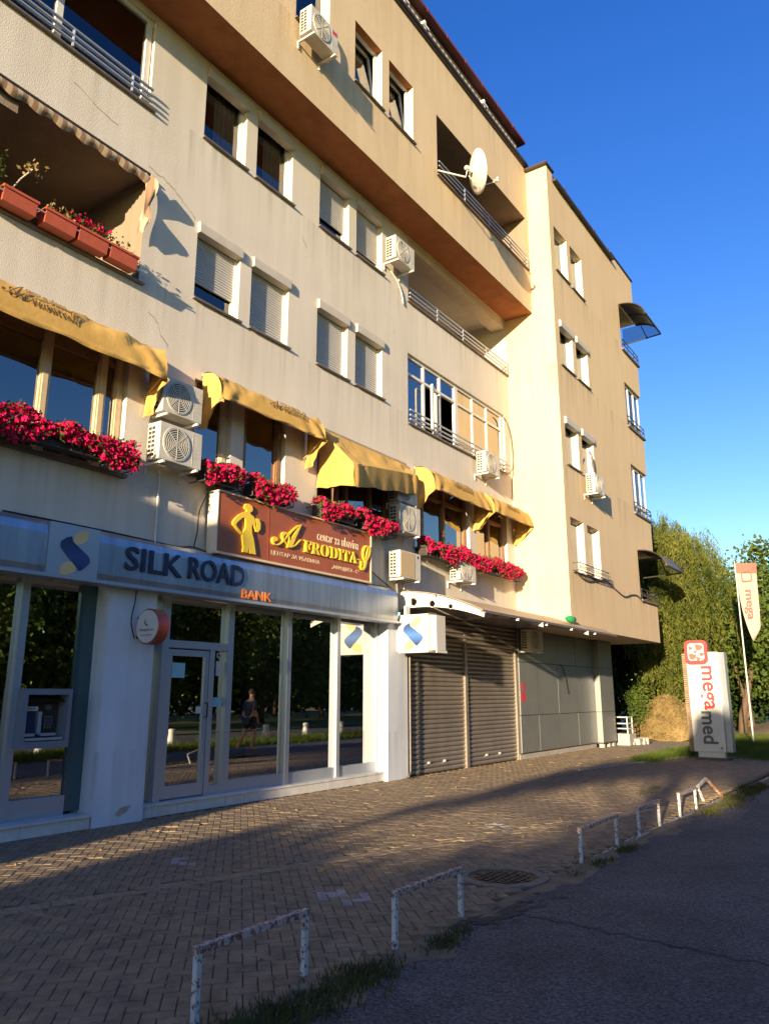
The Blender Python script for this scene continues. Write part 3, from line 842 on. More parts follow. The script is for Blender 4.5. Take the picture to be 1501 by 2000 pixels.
def window(x0, x1, z0, z1, y, style, frame_m='white', wy=None, wallm='wall'):
    """y: plane of the frame, wy: plane of the wall face"""
    wy = y - .12 if wy is None else wy
    f = MB(); t = .055
    f.box(x0, x0 + t, y, y + .06, z0, z1); f.box(x1 - t, x1, y, y + .06, z0, z1)
    f.box(x0 + t, x1 - t, y, y + .06, z1 - t, z1); f.box(x0 + t, x1 - t, y, y + .06, z0, z0 + t)
    if style.get('mull'):
        for mx in style['mull']: f.box(mx - .03, mx + .03, y - .002, y + .058, z0 + t, z1 - t)
    o = f.build('window', M[frame_m], B)
    if style.get('tilt'):     # sash tilted inwards
        s_ = MB(); a0, a1 = x0 + t + .01, x1 - t - .01; zb, zt = z0 + t, z1 - t
        k = .16
        def P(x, z): return (x, y + .03 + k * (z - zb) / (zt - zb), z)
        for (p, q) in (((a0, zb), (a0, zt)), ((a1, zb), (a1, zt)), ((a0, zb), (a1, zb)), ((a0, zt), (a1, zt))):
            s_.bar(P(*p), P(*q), .05, .05)
        s_.build('sash', M[frame_m], o)
        pn = MB(); pn.face([P(a0, zb), P(a1, zb), P(a1, zt), P(a0, zt)]); pn.build('pane', M['gl'], o)
    else:
        pn = MB(); pn.face([(x0 + t, y + .035, z0 + t), (x1 - t, y + .035, z0 + t), (x1 - t, y + .035, z1 - t), (x0 + t, y + .035, z1 - t)])
        pn.build('pane', M['gl'], o)
    r = MB(); yb = y + .9
    r.face([(x0, yb, z0), (x1, yb, z0), (x1, yb, z1), (x0, yb, z1)])
    r.face([(x0, y + .06, z0), (x0, yb, z0), (x0, yb, z1), (x0, y + .06, z1)]); r.face([(x1, yb, z0), (x1, y + .06, z0), (x1, y + .06, z1), (x1, yb, z1)])
    r.face([(x0, y + .06, z1), (x1, y + .06, z1), (x1, yb, z1), (x0, yb, z1)]); r.face([(x0, y + .06, z0), (x0, yb, z0), (x1, yb, z0), (x1, y + .06, z0)])
    r.build('room', M['void'], o)
    sl = MB(); sl.box(x0 - .03, x1 + .05, wy - .06, y, z0 - .035, z0 - .005); sl.build('sill', M['sill'], o)
    if style.get('curtain'):
        c0, c1, cm = style['curtain']
        c = MB(); c.grid(lambda u, v: (c0 + (c1 - c0) * u, y + .13 + .03 * math.sin(u * 26) + (.16 if style.get('tilt') else 0), z0 + .04 + (z1 - z0 - .08) * v), 40, 1)
        c.build('curtain', M[cm], o, smooth=True)
    if style.get('box'):
        b = MB(); bh = style['box']
        b.prism([(wy + .10, z1), (wy - .045, z1), (wy - .065, z1 - .04), (wy - .065, z1 - bh), (wy + .10, z1 - bh)], lambda a, bb, d: (d, a, bb), x0 + .002, x1 - .002)
        b.build('shutter_box', M['box'], o)
        for gx in (x0 + .001, x1 - .042): gm = MB(); gm.box(gx, gx + .04, y - .035, y - .001, z0, z1 - bh); gm.build('guide_rail', M['white'], o)
    if style.get('shut'):
        zz = z1 - style.get('box', .16); zl = z0 + (zz - z0) * (1 - style['shut'])
        s_ = MB(); p = .05; z = zz
        while z - p > zl - .01:
            a0, a1 = x0 + .045, x1 - .046
            s_.prism([(y - .002, z - p + .007), (y - .020, z - p + .010), (y - .023, z - p * .5), (y - .020, z - .004), (y - .002, z)], lambda a, bb, d: (d, a, bb), a0, a1)
            z -= p
        s_.face([(x0 + .045, y - .001, z), (x1 - .046, y - .001, z), (x1 - .046, y - .001, zz), (x0 + .045, y - .001, zz)])
        s_.build('roller_shutter', M['shutter'], o, kind='stuff')
    return o


for i, (a, b) in enumerate(MAINW):
    st = {'box': .2}
    if i < 2: st['curtain'] = (a + .42, b - .07, 'beige')
    else: st['shut'] = .72 if i == 2 else .8
    window(a, b, 10.68, 12.06, .135, st, wy=0)
for i, (a, b) in enumerate(MAINW):
    window(a, b, 7.73, 9.07, .135, {'box': .19, 'shut': .70 if i == 0 else 1.0}, wy=0)
for i, (a, b) in enumerate(OW):
    window(a, b, 13.66, 15.14, OH + .15, {'tilt': i > 0, 'curtain': (a + .35, b - .1, 'beige') if i else None}, wy=OH)
window(5.2, 7.2, 13.66, 15.14, OH + .15, {}, wy=OH)
for (z0, z1), bx in zip(WZ, (0, .2, .2, 0)):
    for i, (a, b) in enumerate(WW):
        st = {'curtain': (a + .25, b - .06, 'curtain')}
        if bx: st['box'] = bx
        if z0 == 10.6 and i == 0: st['curtain'] = (a + .45, b - .2, 'curtain')
        window(a, b, z0, z1, WY + .15, st, wy=WY, wallm='wing')
        rv = MB(); rv.box(b - .006, b - .001, WY + .001, WY + .149, z0 + .001, z1 - .001); rv.build('lit_reveal', M['cream'], B)  # only the sun-facing side gets this cream, sunlight put into the colour
for (a, b) in MAINW:
    for z0, z1 in ((10.68, 12.06), (7.73, 9.07)):
        rv = MB(); rv.box(b - .006, b - .001, .001, .13, z0 + .001, z1 - .001); rv.build('lit_reveal', M['cream'], B)
for (a, b) in OW:
    rv = MB(); rv.box(b - .006, b - .001, OH + .001, OH + .149, 13.661, 15.13); rv.build('lit_reveal', M['cream'], B)

# corner balconies of the wing: low railings, white glazing on the two middle ones
for q, h in enumerate(WB):
    a, z0, z1 = h[0], h[2], h[3]
    if q in (1, 2):
        f = MB()
        for x in (a + .03, a + .62, a + 1.22, WR - .07): f.box(x - .03, x + .03, WY + .08, WY + .14, z0 + .02, z1)
        f.box(a, WR - .04, WY + .08, WY + .14, z1 - .07, z1 - .001); f.box(a, WR - .04, WY + .08, WY + .14, z0 + .30, z0 + .36)
        f.box(WR - .10, WR - .04, WY + .14, WY + h[4], z1 - .07, z1 - .001); f.box(WR - .10, WR - .04, WY + h[4] - .06, WY + h[4], z0, z1)
        o = f.build('window', M['white'], B)
        p = MB(); p.face([(a, WY + .11, z0), (WR - .07, WY + .11, z0), (WR - .07, WY + .11, z1), (a, WY + .11, z1)])
        p.face([(WR - .07, WY + .11, z0), (WR - .07, WY + h[4], z0), (WR - .07, WY + h[4], z1), (WR - .07, WY + .11, z1)]); p.build('pane', M['gl'], o)
        c = MB(); c.grid(lambda u, v: (a + .2 + 1.4 * u, WY + .22 + .04 * math.sin(u * 40), z0 + .1 + (z1 - z0 - .2) * v), 60, 1); c.build('curtain', M['curtain'], o, smooth=True)
    r = MB()
    hh = .34
    for z in (z0 + hh, z0 + hh * .55): r.tube([(a, WY - .03, z), (WR - .02, WY - .03, z), (WR - .02, WY + h[4], z)], .018, 6)
    for x in (a + .02, a + .65, a + 1.3, WR - .02): r.tube([(x, WY - .03, z0), (x, WY - .03, z0 + hh)], .014, 5)
    if q == 3:
        for i in range(12):
            x = a + .08 + i * .15; r.ring((x, WY - .03, z0 + .17), (0, 1, 0), .05, .062, 10, .01)
    r.build('railing', M['dark'], B)
    s_ = MB(); s_.box(a - .02, WR + .06, WY - .07, WY + .12, z0 - .06, z0 - .003); s_.build('ledge', M['sill'], B)
# lower-window iron baskets
for a, b in WW:
    r = MB(); z0 = 4.76
    for z in (z0, z0 + .2): r.tube([(a - .06, WY - .02, z), (a - .06, WY - .2, z), (b + .04, WY - .2, z), (b + .04, WY - .02, z)], .014, 5)
    for i in range(9):
        x = a - .04 + i * (b - a + .06) / 8; r.tube([(x, WY - .2, z0), (x, WY - .2, z0 + .2)], .008, 4)
        r.ring((x + .05, WY - .205, z0 + .1), (0, 1, 0), .03, .042, 8, .008)
    tag(r.build('window_basket', M['dark']), 'wrought iron basket below the %s of the two lowest tall wing windows' % ('first' if a < 20 else 'second'), 'planter rack', 'iron baskets under wing windows')


def rails(x0, x1, y, zs, posts, z0, r=.02, name='railing', m='alu'):
    q = MB()
    for z in zs: q.tube([(x0, y, z), (x1, y, z)], r, 8)
    for x in posts: q.tube([(x, y, z0), (x, y, zs[-1])], r * .8, 6)
    return q.build(name, M[m], B)


# right loggia, top loggia, glazed balcony, upper left balcony rails and ledges
rails(13.66, 18.84, -.04, (10.60, 10.70, 10.82), (14.9, 16.2, 17.5, 18.8), 10.5, .022)
rails(13.66, 18.66, OH - .04, (13.62, 13.74, 13.86), (14.9, 16.2, 17.5, 18.6), 13.5, .018)
rails(13.62, 18.53, -.05, (7.58, 7.68, 7.80), (14.6, 15.6, 16.6, 17.6), 7.5, .022)
rails(1.5, 6.27, -.06, (10.54, 10.64, 10.75), (2.6, 3.7, 4.9, 5.9), 10.46, .026)
for (a, b, y, z) in ((13.6, 18.87, 0, 10.5), (13.6, 18.72, OH, 13.5), (13.58, 18.58, 0, 7.5), (1.4, 6.36, 0, 10.45), (1.1, 6.40, 0, 7.5)):
    w = MB(); w.box(a, b, y - .06, y + .08, z - .035, z - .004); w.build('ledge', M['sill'], B)
# glazed balcony
f = MB(); xs_ = [13.64, 14.40, 15.14, 15.92, 16.80, 17.60, 18.46]
for x in xs_: f.box(x - .035, x + .035, .06, .13, 7.5, 9.19)
f.box(13.61, 18.55, .058, .132, 9.12, 9.188); f.box(13.61, 18.55, .058, .132, 8.70, 8.76); f.box(13.61, 18.55, .058, .132, 7.50, 7.56)
f.box(15.85, 16.0, .055, .135, 7.5, 9.19)
o = f.build('window', M['white'], B)
f = MB(); f.bar((14.90, .05, 7.6), (14.90, .05, 8.66), .05, .05); f.bar((14.46, -.12, 7.6), (14.46, -.12, 8.66), .05, .05)
for z in (7.6, 8.66): f.bar((14.46, -.12, z), (14.90, .05, z), .05, .05)
f.build('sash', M['white'], o)
p = MB()
for i in range(6):
    a, b = xs_[i] + .035, xs_[i + 1] - .035
    p.face([(a, .095, 8.76), (b, .095, 8.76), (b, .095, 9.12), (a, .095, 9.12)])
    if i not in (1, 2): p.face([(a, .095, 7.56), (b, .095, 7.56), (b, .095, 8.7), (a, .095, 8.7)])
p.build('pane', M['glr'], o)
p = MB()
for i in (3, 4, 5):
    a, b = xs_[i] + .05, xs_[i + 1] - .05
    p.box(a, b, .15, .16, 7.56, 9.1)
for i in (0,): p.box(xs_[i] + .05, xs_[i + 1] - .05, .15, .16, 7.56, 9.1)
p.build('blind', M['beige'], o)
room(13.61, 18.55, 7.5, 9.19, .2, 1.3, o)
# upper-left glazed balcony
f = MB()
for x in (1.6, 3.2, 4.72, 6.2): f.box(x - .05, x + .05, .05, .12, 10.45, 12.08)
f.box(1.5, 6.28, .048, .122, 12.0, 12.078); f.box(1.5, 6.28, .048, .122, 10.45, 10.52)
o = f.build('window', M['white'], B)
p = MB(); p.face([(1.5, .09, 10.5), (6.2, .09, 10.5), (6.2, .09, 12.05), (1.5, .09, 12.05)]); p.build('pane', M['gl'], o)
room(1.5, 6.28, 10.45, 12.08, .125, 1.3, o)
rv = MB(); rv.box(6.272, 6.279, .001, .11, 10.46, 12.07); rv.build('lit_reveal', M['cream'], B)


# salon windows of the first floor (brown wood)
def salon(x0, x1, z0, z1, mulls, trans, name='window', pale=()):
    f = MB(); y = .10
    f.box(x0, x1, y, y + .07, z1 - .08, z1); f.box(x0, x1, y, y + .07, z0, z0 + .08)
    if trans: f.box(x0, x1, y - .002, y + .068, trans - .04, trans + .04)
    o = f.build(name, M['wood'], B)
    for m_ in mulls: f = MB(); f.box(m_ - .07, m_ + .07, y - .006, y + .066, z0 + .005, z1 - .003); f.box(m_ - .045, m_ + .03, y - .022, y - .004, z0 + .006, z1 - .004); f.build('mullion', M['woodlit'] if pale else M['wood'], o)
    p = MB(); p.face([(x0, y + .04, z0), (x1, y + .04, z0), (x1, y + .04, z1), (x0, y + .04, z1)]); p.build('pane', M['glr'], o)
    room(x0, x1, z0, z1, .175, 1.4, o)
    s_ = MB(); s_.box(x0 - .03, x1 + .06, -.07, .1, z0 - .05, z0 - .004); s_.build('sill', M['sill'], o)
    return o


salon(.5, 6.30, 4.55, 6.45, (2.4, 3.8, 5.12, 5.95, 6.23), 6.12, pale=(1,))
salon(7.50, 8.32, 4.85, 6.40, (7.56, 8.25), None, pale=(1,))
salon(8.60, 9.62, 4.85, 6.40, (8.68, 9.54), None)
salon(10.5, 13.0, 4.85, 6.40, (10.58, 11.2, 11.5, 12.3, 12.9), None)
salon(13.85, 16.35, 4.60, 6.45, (13.93, 14.3, 15.25, 16.28), 6.0)
salon(16.7, 18.45, 4.60, 6.45, (16.78, 17.55, 18.37), 6.0)
w = MB(); w.box(8.32, 8.60, .001, .12, 4.851, 6.399); w.build('wall_pier', M['wall'], B)
w = MB(); w.box(16.35, 16.7, -.001, .12, 4.601, 6.449); w.build('wall_pier', M['wall'], B)

# ------------------------------------------------------------------ bank front
GY = .20
M['teal'] = mat('teal_glass_strip', (.045, .085, .095), .15, spec=.7)
w = MB()    # dark box behind glass
w.face([(1, 4, 0), (13, 4, 0), (13, 4, 3.2), (1, 4, 3.2)]); w.face([(1, .2, 3.0), (13, .2, 3.0), (13, 4, 3.0), (1, 4, 3.0)]); w.face([(1, .2, .1), (13, .2, .1), (13, 4, .1), (1, 4, .1)])
w.build('room', M['room'], B)
w = MB(); w.box(6.22, 6.985, -.10, .35, 0, 3.0); pil = w.build('pillar', M['pillar'], B)
w = MB(); w.face([(6.60, -.102, .09), (6.72, -.102, .13), (6.80, -.102, .22), (6.62, -.102, .20), (6.55, -.102, .13)]); w.build('bare_patch', M['concrete'], pil)
w = MB(); w.box(12.66, 13.36, -.10, .35, 0, 3.0); w.build('pillar', M['pillar'], B)
w = MB(); w.box(5.98, 6.22, GY - .03, GY + .06, .2, 3.0); w.build('cladding_strip', M['teal'], B)


def plinth(x0, x1, yf, h, cuts):
    b = MB(); b.box(x0, x1, yf + .012, GY + .05, 0, h - .03); o = b.build('plinth', M['concrete'], B)
    c = MB(); c.box(x0, x1 + .01, yf - .02, GY + .05, h - .03, h); c.build('coping_slab', M['plinth'], o)
    xs = [x0] + cuts + [x1]
    for a, b_ in zip(xs[:-1], xs[1:]):
        t = MB(); t.box(a + .004, b_ - .004, yf, yf + .02, .004, h - .034); t.build('tile', M['plinth'], o)


plinth(2.0, 6.2, -.09, .17, [2.7, 3.4, 4.0, 4.7, 5.3, 5.93])
plinth(7.0, 12.655, 0.0, .17, [7.22, 7.65, 8.55, 8.95, 9.78, 10.1, 10.95, 11.75, 12.0])


def mullion(x, z0, z1, w_=.10, d=.09, m='alu'):
    q = MB(); q.box(x - w_ / 2, x + w_ / 2, GY - d, GY + .03, z0, z1); return q


# left shop window
f = MB()
for x, ww in ((3.4, .1), (5.20, .10)): f.box(x - ww / 2, x + ww / 2, GY - .08, GY + .03, .17, 3.0)
f.box(2, 5.98, GY - .06, GY + .03, .17, .40)
o = f.build('shop_window', M['alu'], B)
for a, b in ((2, 3.35), (3.45, 5.15), (5.25, 5.98)):
    p = MB(); p.face([(a, GY, .40), (b, GY, .40), (b, GY, 3.0), (a, GY, 3.0)]); p.build('pane', M['glb'], o)
# door unit and panes
f = MB()
for x, ww in ((7.36, .12), (8.63, .12), (10.01, .09), (11.37, .09)): f.box(x - ww / 2, x + ww / 2, GY - .09, GY + .03, .17, 3.0)
f.box(12.60, 12.655, GY - .07, GY + .03, .17, 3.0)
f.box(7.42, 8.57, GY - .085, GY + .03, 2.26, 2.37)
f.box(8.69, 12.60, GY - .06, GY + .03, .17, .34)
f.box(8.31, 8.57, GY - .06, GY + .03, .17, .30)
f.box(8.22, 8.31, GY - .088, GY + .03, .17, 2.26)
o = f.build('shop_window', M['alu'], B)
for a, b, z0, z1 in ((7.0, 7.30, .17, 3.0), (7.42, 8.57, 2.37, 3.0), (8.31, 8.57, .30, 2.26), (8.69, 9.965, .34, 3.0), (10.055, 11.325, .34, 3.0), (11.415, 12.60, .34, 3.0)):
    p = MB(); p.face([(a, GY, z0), (b, GY, z0), (b, GY, z1), (a, GY, z1)]); p.build('pane', M['glb'], o)
d = MB()
d.box(7.43, 7.51, GY - .07, GY - .02, .19, 2.24); d.box(8.13, 8.21, GY - .07, GY - .02, .19, 2.24); d.box(7.51, 8.13, GY - .07, GY - .02, 2.15, 2.24); d.box(7.51, 8.13, GY - .07, GY - .02, .19, .36)
do = d.build('door', M['alu'], B)
p = MB(); p.face([(7.51, GY - .045, .36), (8.13, GY - .045, .36), (8.13, GY - .045, 2.15), (7.51, GY - .045, 2.15)]); p.build('pane', M['glb'], do)
p = MB(); p.tube([(8.17, GY - .08, 1.28), (8.17, GY - .13, 1.28), (8.17, GY - .13, 1.48), (8.17, GY - .08, 1.48)], .012, 6); p.build('handle', M['black'], do)
nt_ = [(7.53, 7.77, 1.84, 2.05, GY - .05, 'pale blue paper notice taped inside the bank door glass', 'paper'), (8.02, 8.12, 1.33, 1.43, GY - .05, 'small white sticker low on the bank door glass', 'signwhite'),
       (8.39, 8.55, 1.42, 1.56, GY - .005, 'blue notice on the narrow pane beside the bank door', 'paper'), (8.42, 8.52, 1.88, 2.10, GY - .005, 'white opening hours strip high on the narrow pane', 'signwhite')]
for a, b, z0, z1, y, lab, mm in nt_:
    p = MB(); p.box(a, b, y - .002, y, z0, z1); tag(p.build('notice', M[mm]), lab, 'notice')
p = MB(); p.ring((8.47, GY - .006, 2.19), (0, 1, 0), .022, .045, 16, .002); tag(p.build('notice', M['signwhite']), 'round white camera symbol sticker above the opening hours strip', 'sticker')

# fascia
fs = thing('fascia_sign', (9.2, -.25, 2.98), 'long brushed metal bank fascia with raised navy lettering over the storefront', 'sign')
def fpan(x0, x1, mm='fascia', nm='fascia_panel', y=-.25):
    q = MB()
    # gently bowed sheet with a lower lip
    prof = [(-.03, 3.02), (y, 3.02), (y - .02, 3.10), (y - .02, 3.50), (y, 3.60), (y + .06, 3.66), (-.005, 3.67)]
    q.prism(prof, lambda a, b, d: (d, a, b), x0, x1); return q.build(nm, M[mm], fs)
fpan(0.5, 3.2); fpan(3.205, 5.165); fpan(5.875, 8.9); fpan(8.905, 12.76)
q = MB(); q.box(5.17, 5.87, -.285, -.03, 2.99, 3.65); q.build('emblem_panel', M['alu'], fs)
q = MB(); q.box(.5, 12.76, -.30, -.02, 2.975, 3.018); q.build('lip', M['alu'], fs)
Fz = lambda x, z, y=-.271: frame((x, y, z), (1, 0, 0), (0, 0, 1))
text_mesh("SILK", Fz(6.28, 3.20), 0.96, .32, .012, mat=M['navy'], parent=fs, bold=.012)
text_mesh("ROAD", Fz(7.36, 3.21), 1.10, .32, .012, mat=M['navy'], parent=fs, bold=.012)
text_mesh("BANK", Fz(8.44, 3.045, -.262), .66, .14, .008, mat=M['orange'], parent=fs, bold=.012)


def ribbon(mb_fn, parent, fr, w_, h_, gold, navy):
    """two folded gold ends and one slanting navy band"""
    def emb(poly, d, m, nm):
        q = MB(); q.prism(poly, lambda a, b, dd: fr @ Vector((a * w_, b * h_, dd)), d, d + .004); return q.build(nm, m, parent)
    def arc(pts): return pts
    emb([(.42, .80), (.50, .90), (.66, .97), (.86, 1.0), (.88, .90), (.84, .80), (.74, .72), (.60, .68), (.48, .66), (.42, .70)], .001, gold, 'emblem_fold')
    emb([(.10, .02), (.30, .03), (.50, .10), (.62, .20), (.60, .30), (.46, .32), (.30, .30), (.16, .24), (.10, .14)], .001, gold, 'emblem_fold')
    emb([(.36, .82), (.20, .77), (.06, .68), (.06, .58), (.16, .50), (.64, .16), (.70, .15), (.86, .25), (.96, .34), (.96, .42), (.88, .48), (.40, .72)], .006, navy, 'emblem_band')


goldm = logo_mat('emblem_gold', (.62, .40, .14), (.72, .56, .30), 2.9, 3.7)
navym = logo_mat('emblem_navy', (.01, .018, .07), (.03, .06, .20), 3.0, 3.5)
ribbon(None, fs, frame((5.30, -.286, 3.00), (1, 0, 0), (0, 0, 1)), .46, .62, goldm, navym)

# cash machine
M['atmg'] = mat('cash_machine_casing', (.17, .185, .22), .45, noise=.06, nscale=5)
at = thing('cash_machine', (5.53, .1, .98), 'grey cash machine set into the bank shop window', 'cash machine')
q = MB()
q.box(5.22, 5.28, -.02, .19, .98, 1.67); q.box(5.81, 5.86, -.02, .19, .98, 1.67); q.box(5.28, 5.81, -.02, .19, 1.60, 1.67); q.box(5.28, 5.81, -.02, .19, .98, 1.06)
q.build('surround', M['atmg'], at)
q = MB(); q.box(5.29, 5.80, .17, .19, 1.07, 1.59); q.face([(5.29, .17, 1.59), (5.80, .17, 1.59), (5.80, .03, 1.52), (5.29, .03, 1.52)]); q.build('recess', M['dark'], at)
q = MB(); q.bar((5.42, .14, 1.13), (5.42, .168, 1.42), .22, .02); q.build('screen', M['navy'], at)
q = MB(); q.box(5.31, 5.49, .10, .14, 1.41, 1.46); q.build('card_label', M['signwhite'], at)
q = MB(); q.box(5.50, 5.55, .10, .16, 1.14, 1.40); q.build('divider', M['alu'], at)
q = MB()
for i in range(4):
    for j in range(3): q.box(5.60 + j * .04, 5.63 + j * .04, .13, .16, 1.2 + i * .04, 1.23 + i * .04)
q.box(5.60, 5.68, .12, .165, 1.42, 1.48); q.build('keypad', M['grey'], at)
q = MB(); q.box(5.30, 5.79, .0, .17, 1.07, 1.10); q.box(5.30, 5.44, .04, .1, 1.12, 1.15); q.box(5.52, 5.72, .04, .1, 1.12, 1.15); q.build('tray', M['alu'], at)
text_mesh("VISA", Fz(5.33, 1.42, .099), .13, .03, .001, mat=M['navy'], parent=at)

# roller shutters
def roller(x0, x1, lab):
    f = MB(); f.box(x0 - .03, x0 + .03, -.04, .06, 0, 3.15); f.box(x1 - .03, x1 + .03, -.04, .06, 0, 3.15)
    o = f.build('roller_door', M['roll'], B)
    b = MB(); b.face([(x0, .055, 0), (x1, .055, 0), (x1, .055, 3.2), (x0, .055, 3.2)]); b.build('backing', M['dark'], o)
    p = .098; z = .01; k = 0; proto = None
    n = MB(); n.prism([(.05, .004), (.018, .006), (.0, .028), (-.004, .060), (.012, .088), (.03, .0955), (.05, .096)], lambda a, bb, d: (d, a, bb), x0 + .03, x1 - .03)
    while z < 2.72:
        if proto is None:
            proto = n.build('slat', M['roll'], o); proto.location.z = z
        else:
            c = proto.copy(); col.objects.link(c); c.parent = o; c.location.z = z; c.location.y = rnd.uniform(-.002, .003)
        z += p
    h = MB()
    for hx in (.36, .62): h.box(x0 + (x1 - x0) * hx - .045, x0 + (x1 - x0) * hx + .045, -.012, .02, .20, .245); h.tube([(x0 + (x1 - x0) * hx, -.02, .222), (x0 + (x1 - x0) * hx, .02, .222)], .018, 8)
    h.build('lock', M['steel'], o)
    return o


roller(13.42, 15.92, '')
roller(15.98, 18.62, '')
h = MB()   # corrugated housing above the shutters
z = 2.74
while z < 3.30: h.prism([(.1, z), (-.02, z), (-.07, z + .03), (-.07, z + .07), (-.02, z + .10), (.1, z + .10)], lambda a, bb, d: (d, a, bb), 13.4, 18.63); z += .105
h.build('shutter_housing', M['roll'], B)
# cladding panels
cols_ = [18.66, 19.80, 21.20, 22.65, 24.16]; rows_ = [.15, 1.08, 2.43, 3.28]
b = MB(); b.box(18.65, 24.18, -.07, .3, .13, 3.29); cl = b.build('clad_wall', M['dark'], B)
for i in range(4):
    for j in range(3):
        p = MB(); p.box(cols_[i] + .008, cols_[i + 1] - .008, -.10 - .004 * ((i + j) % 2), -.071, rows_[j] + .008, rows_[j + 1] - .008); p.build('panel', M['panel'], cl)
b = MB(); b.box(18.65, 24.18, -.05, .3, 0, .128); b.build('base', M['concrete'], cl)
b = MB(); b.box(24.2, 25.42, -.27, .3, .12, 3.29); pl = b.build('pillar', M['dark'], B)
for j in range(3):
    p = MB(); p.box(24.19, 25.43, -.28, .31, rows_[j] + .008, rows_[j + 1] - .008); p.build('panel', M['panel'], pl)
p = MB(); p.box(24.3, 24.42, -.25, -.1, 0, .118); p.box(24.8, 24.95, -.25, -.1, 0, .118); p.box(25.2, 25.4, -.25, -.1, 0, .118); p.build('foot', M['concrete'], pl)
p = MB(); p.box(18.74, 18.98, -.108, -.106, 1.42, 1.66); tag(p.build('notice', M['red']), 'lower faded red notice on the grey cladding beside the shutters', 'notice')
p = MB(); p.box(18.78, 18.96, -.108, -.106, 1.70, 1.90); tag(p.build('notice', M['red']), 'smaller upper red notice on the grey cladding beside the shutters', 'notice')
p = MB(); p.tube([(21.4, -.12, 2.44), (21.6, -.13, 2.36), (21.72, -.13, 2.1), (21.9, -.13, 1.62)], .014, 5); tag(p.build('cable', M['black']), 'loose black cable hanging from a joint in the grey cladding', 'cable')

# canopy
cn = thing('canopy', (16.5, 0, 3.4), 'curved polycarbonate canopy over the roller shutters with pierced white bracket', 'canopy')
def cz(y): return 3.66 - .02 * (-y) - .125 * (y * y)
q = MB()
def cs(u, v):
    y = -.02 - 1.88 * v
    return (13.25 + u * 5.62, y, cz(y) + .012)
q.grid(cs, 8, 10)
q.grid(lambda u, v: (18.9 + u * 2.2, -1.53 - .37 * v, cz(-1.53 - .37 * v) + .012), 4, 3)
so = q.build('sheet', M['canopy'], cn)
so.modifiers.new('solid', 'SOLIDIFY').thickness = .012
q = MB(); q.bar((13.2, -1.91, cz(-1.91)), (21.1, -1.91, cz(-1.91)), .04, .05); q.bar((13.2, -.9, cz(-.9) - .02), (18.86, -.9, cz(-.9) - .02), .04, .04); q.build('edge_rail', M['sill'], cn)
# pierced bracket with real holes, built as a strip of quads around the holes
def bracket(x, nm='bracket'):
    q = MB(); th = .03
    N_ = 40
    top = lambda y: cz(y) - .005
    bot = lambda y: cz(y) - .36 + .26 * (-y / 1.95)
    holes_ = [(-.36, 3.44, .085), (-.80, 3.37, .075), (-1.22, 3.29, .055)]
    def addq(y0, y1, f0, f1, g0, g1):
        for xx in (x, x + th): q.face([(xx, y0, f0), (xx, y1, f1), (xx, y1, g1), (xx, y0, g0)])
    for i in range(N_):
        y0, y1 = -1.95 * i / N_, -1.95 * (i + 1) / N_
        hit = None
        for (hy, hz, hr) in holes_:
            if abs((y0 + y1) / 2 - hy) < hr: hit = (hy, hz, hr)
        if hit:
            hy, hz, hr = hit
            e0 = math.sqrt(max(0, hr * hr - min(hr, abs(y0 - hy)) ** 2)); e1 = math.sqrt(max(0, hr * hr - min(hr, abs(y1 - hy)) ** 2))
            addq(y0, y1, top(y0), top(y1), hz + e0, hz + e1); addq(y0, y1, hz - e0, hz - e1, bot(y0), bot(y1))
        else: addq(y0, y1, top(y0), top(y1), bot(y0), bot(y1))
        q.face([(x, y0, bot(y0)), (x, y1, bot(y1)), (x + th, y1, bot(y1)), (x + th, y0, bot(y0))])
    q.face([(x, -1.95, top(-1.95)), (x + th, -1.95, top(-1.95)), (x + th, -1.95, bot(-1.95)), (x, -1.95, bot(-1.95))])
    q.build(nm, M['signwhite'], cn)
bracket(13.2); bracket(16.0); bracket(18.8)
for i, x in enumerate((13.3, 14.8, 16.3, 17.8, 19.4)):
    q = MB(); q.disc((x, -1.90, 3.10), (0, 0, 1), .035, 10, .05); q.build('bulb', M['bulb'], cn)
# bottle lying on the canopy
def lathe(mb, a, b, prof, n=12):
    a, b = Vector(a), Vector(b); mb.tube([a.lerp(b, t) for t, r in prof], [r for t, r in prof], n); return mb
q = MB(); lathe(q, (18.62, -1.66, 3.42), (18.16, -1.62, 3.44), [(0, .05), (.05, .085), (.3, .08), (.42, .088), (.62, .08), (.8, .05), (.95, .022), (1, .022)])
tag(q.build('bottle', M['green'], smooth=True), 'crumpled green plastic bottle lying on the canopy sheet', 'bottle')

# ------------------------------------------------------------------ hanging signs
sg = thing('projecting_sign', (13.1, -.5, 2.4), 'white projecting box sign with navy and gold ribbon emblem beside the shutters', 'sign')
q = MB(); q.box(12.90, 13.16, -.88, -.18, 2.40, 3.15); q.build('face_box', M['signwhite'], sg, bevel=.01)
for b_ in ((12.98, 13.30, -.18, -.02, 2.44, 3.10), (12.98, 13.34, -1.02, -.88, 2.44, 3.12)): q = MB(); q.box(*b_); q.build('side_box', M['signwhite'], sg, bevel=.008)
for a_, b_, w_ in (((13.05, -.3, 3.14), (13.05, -.3, 3.34), .14), ((13.0, -1.0, 2.42), (13.4, -1.0, 2.42), .03)): q = MB(); q.bar(a_, b_, w_, .05); q.build('bracket', M['white'], sg)
goldm2 = logo_mat('emblem_gold_pale', (.62, .44, .16), (.66, .48, .20), 2.3, 3.2)
navym2 = logo_mat('emblem_navy_shine', (.015, .03, .12), (.06, .16, .42), 2.55, 2.95)
ribbon(None, sg, frame((12.899, -.28, 2.43), (0, -1, 0), (0, 0, 1)), .50, .68, goldm2, navym2)
sg2 = thing('round_sign', (6.6, -.4, 2.47), 'round white disc sign with maroon rim bracketed to the bank pillar', 'sign')
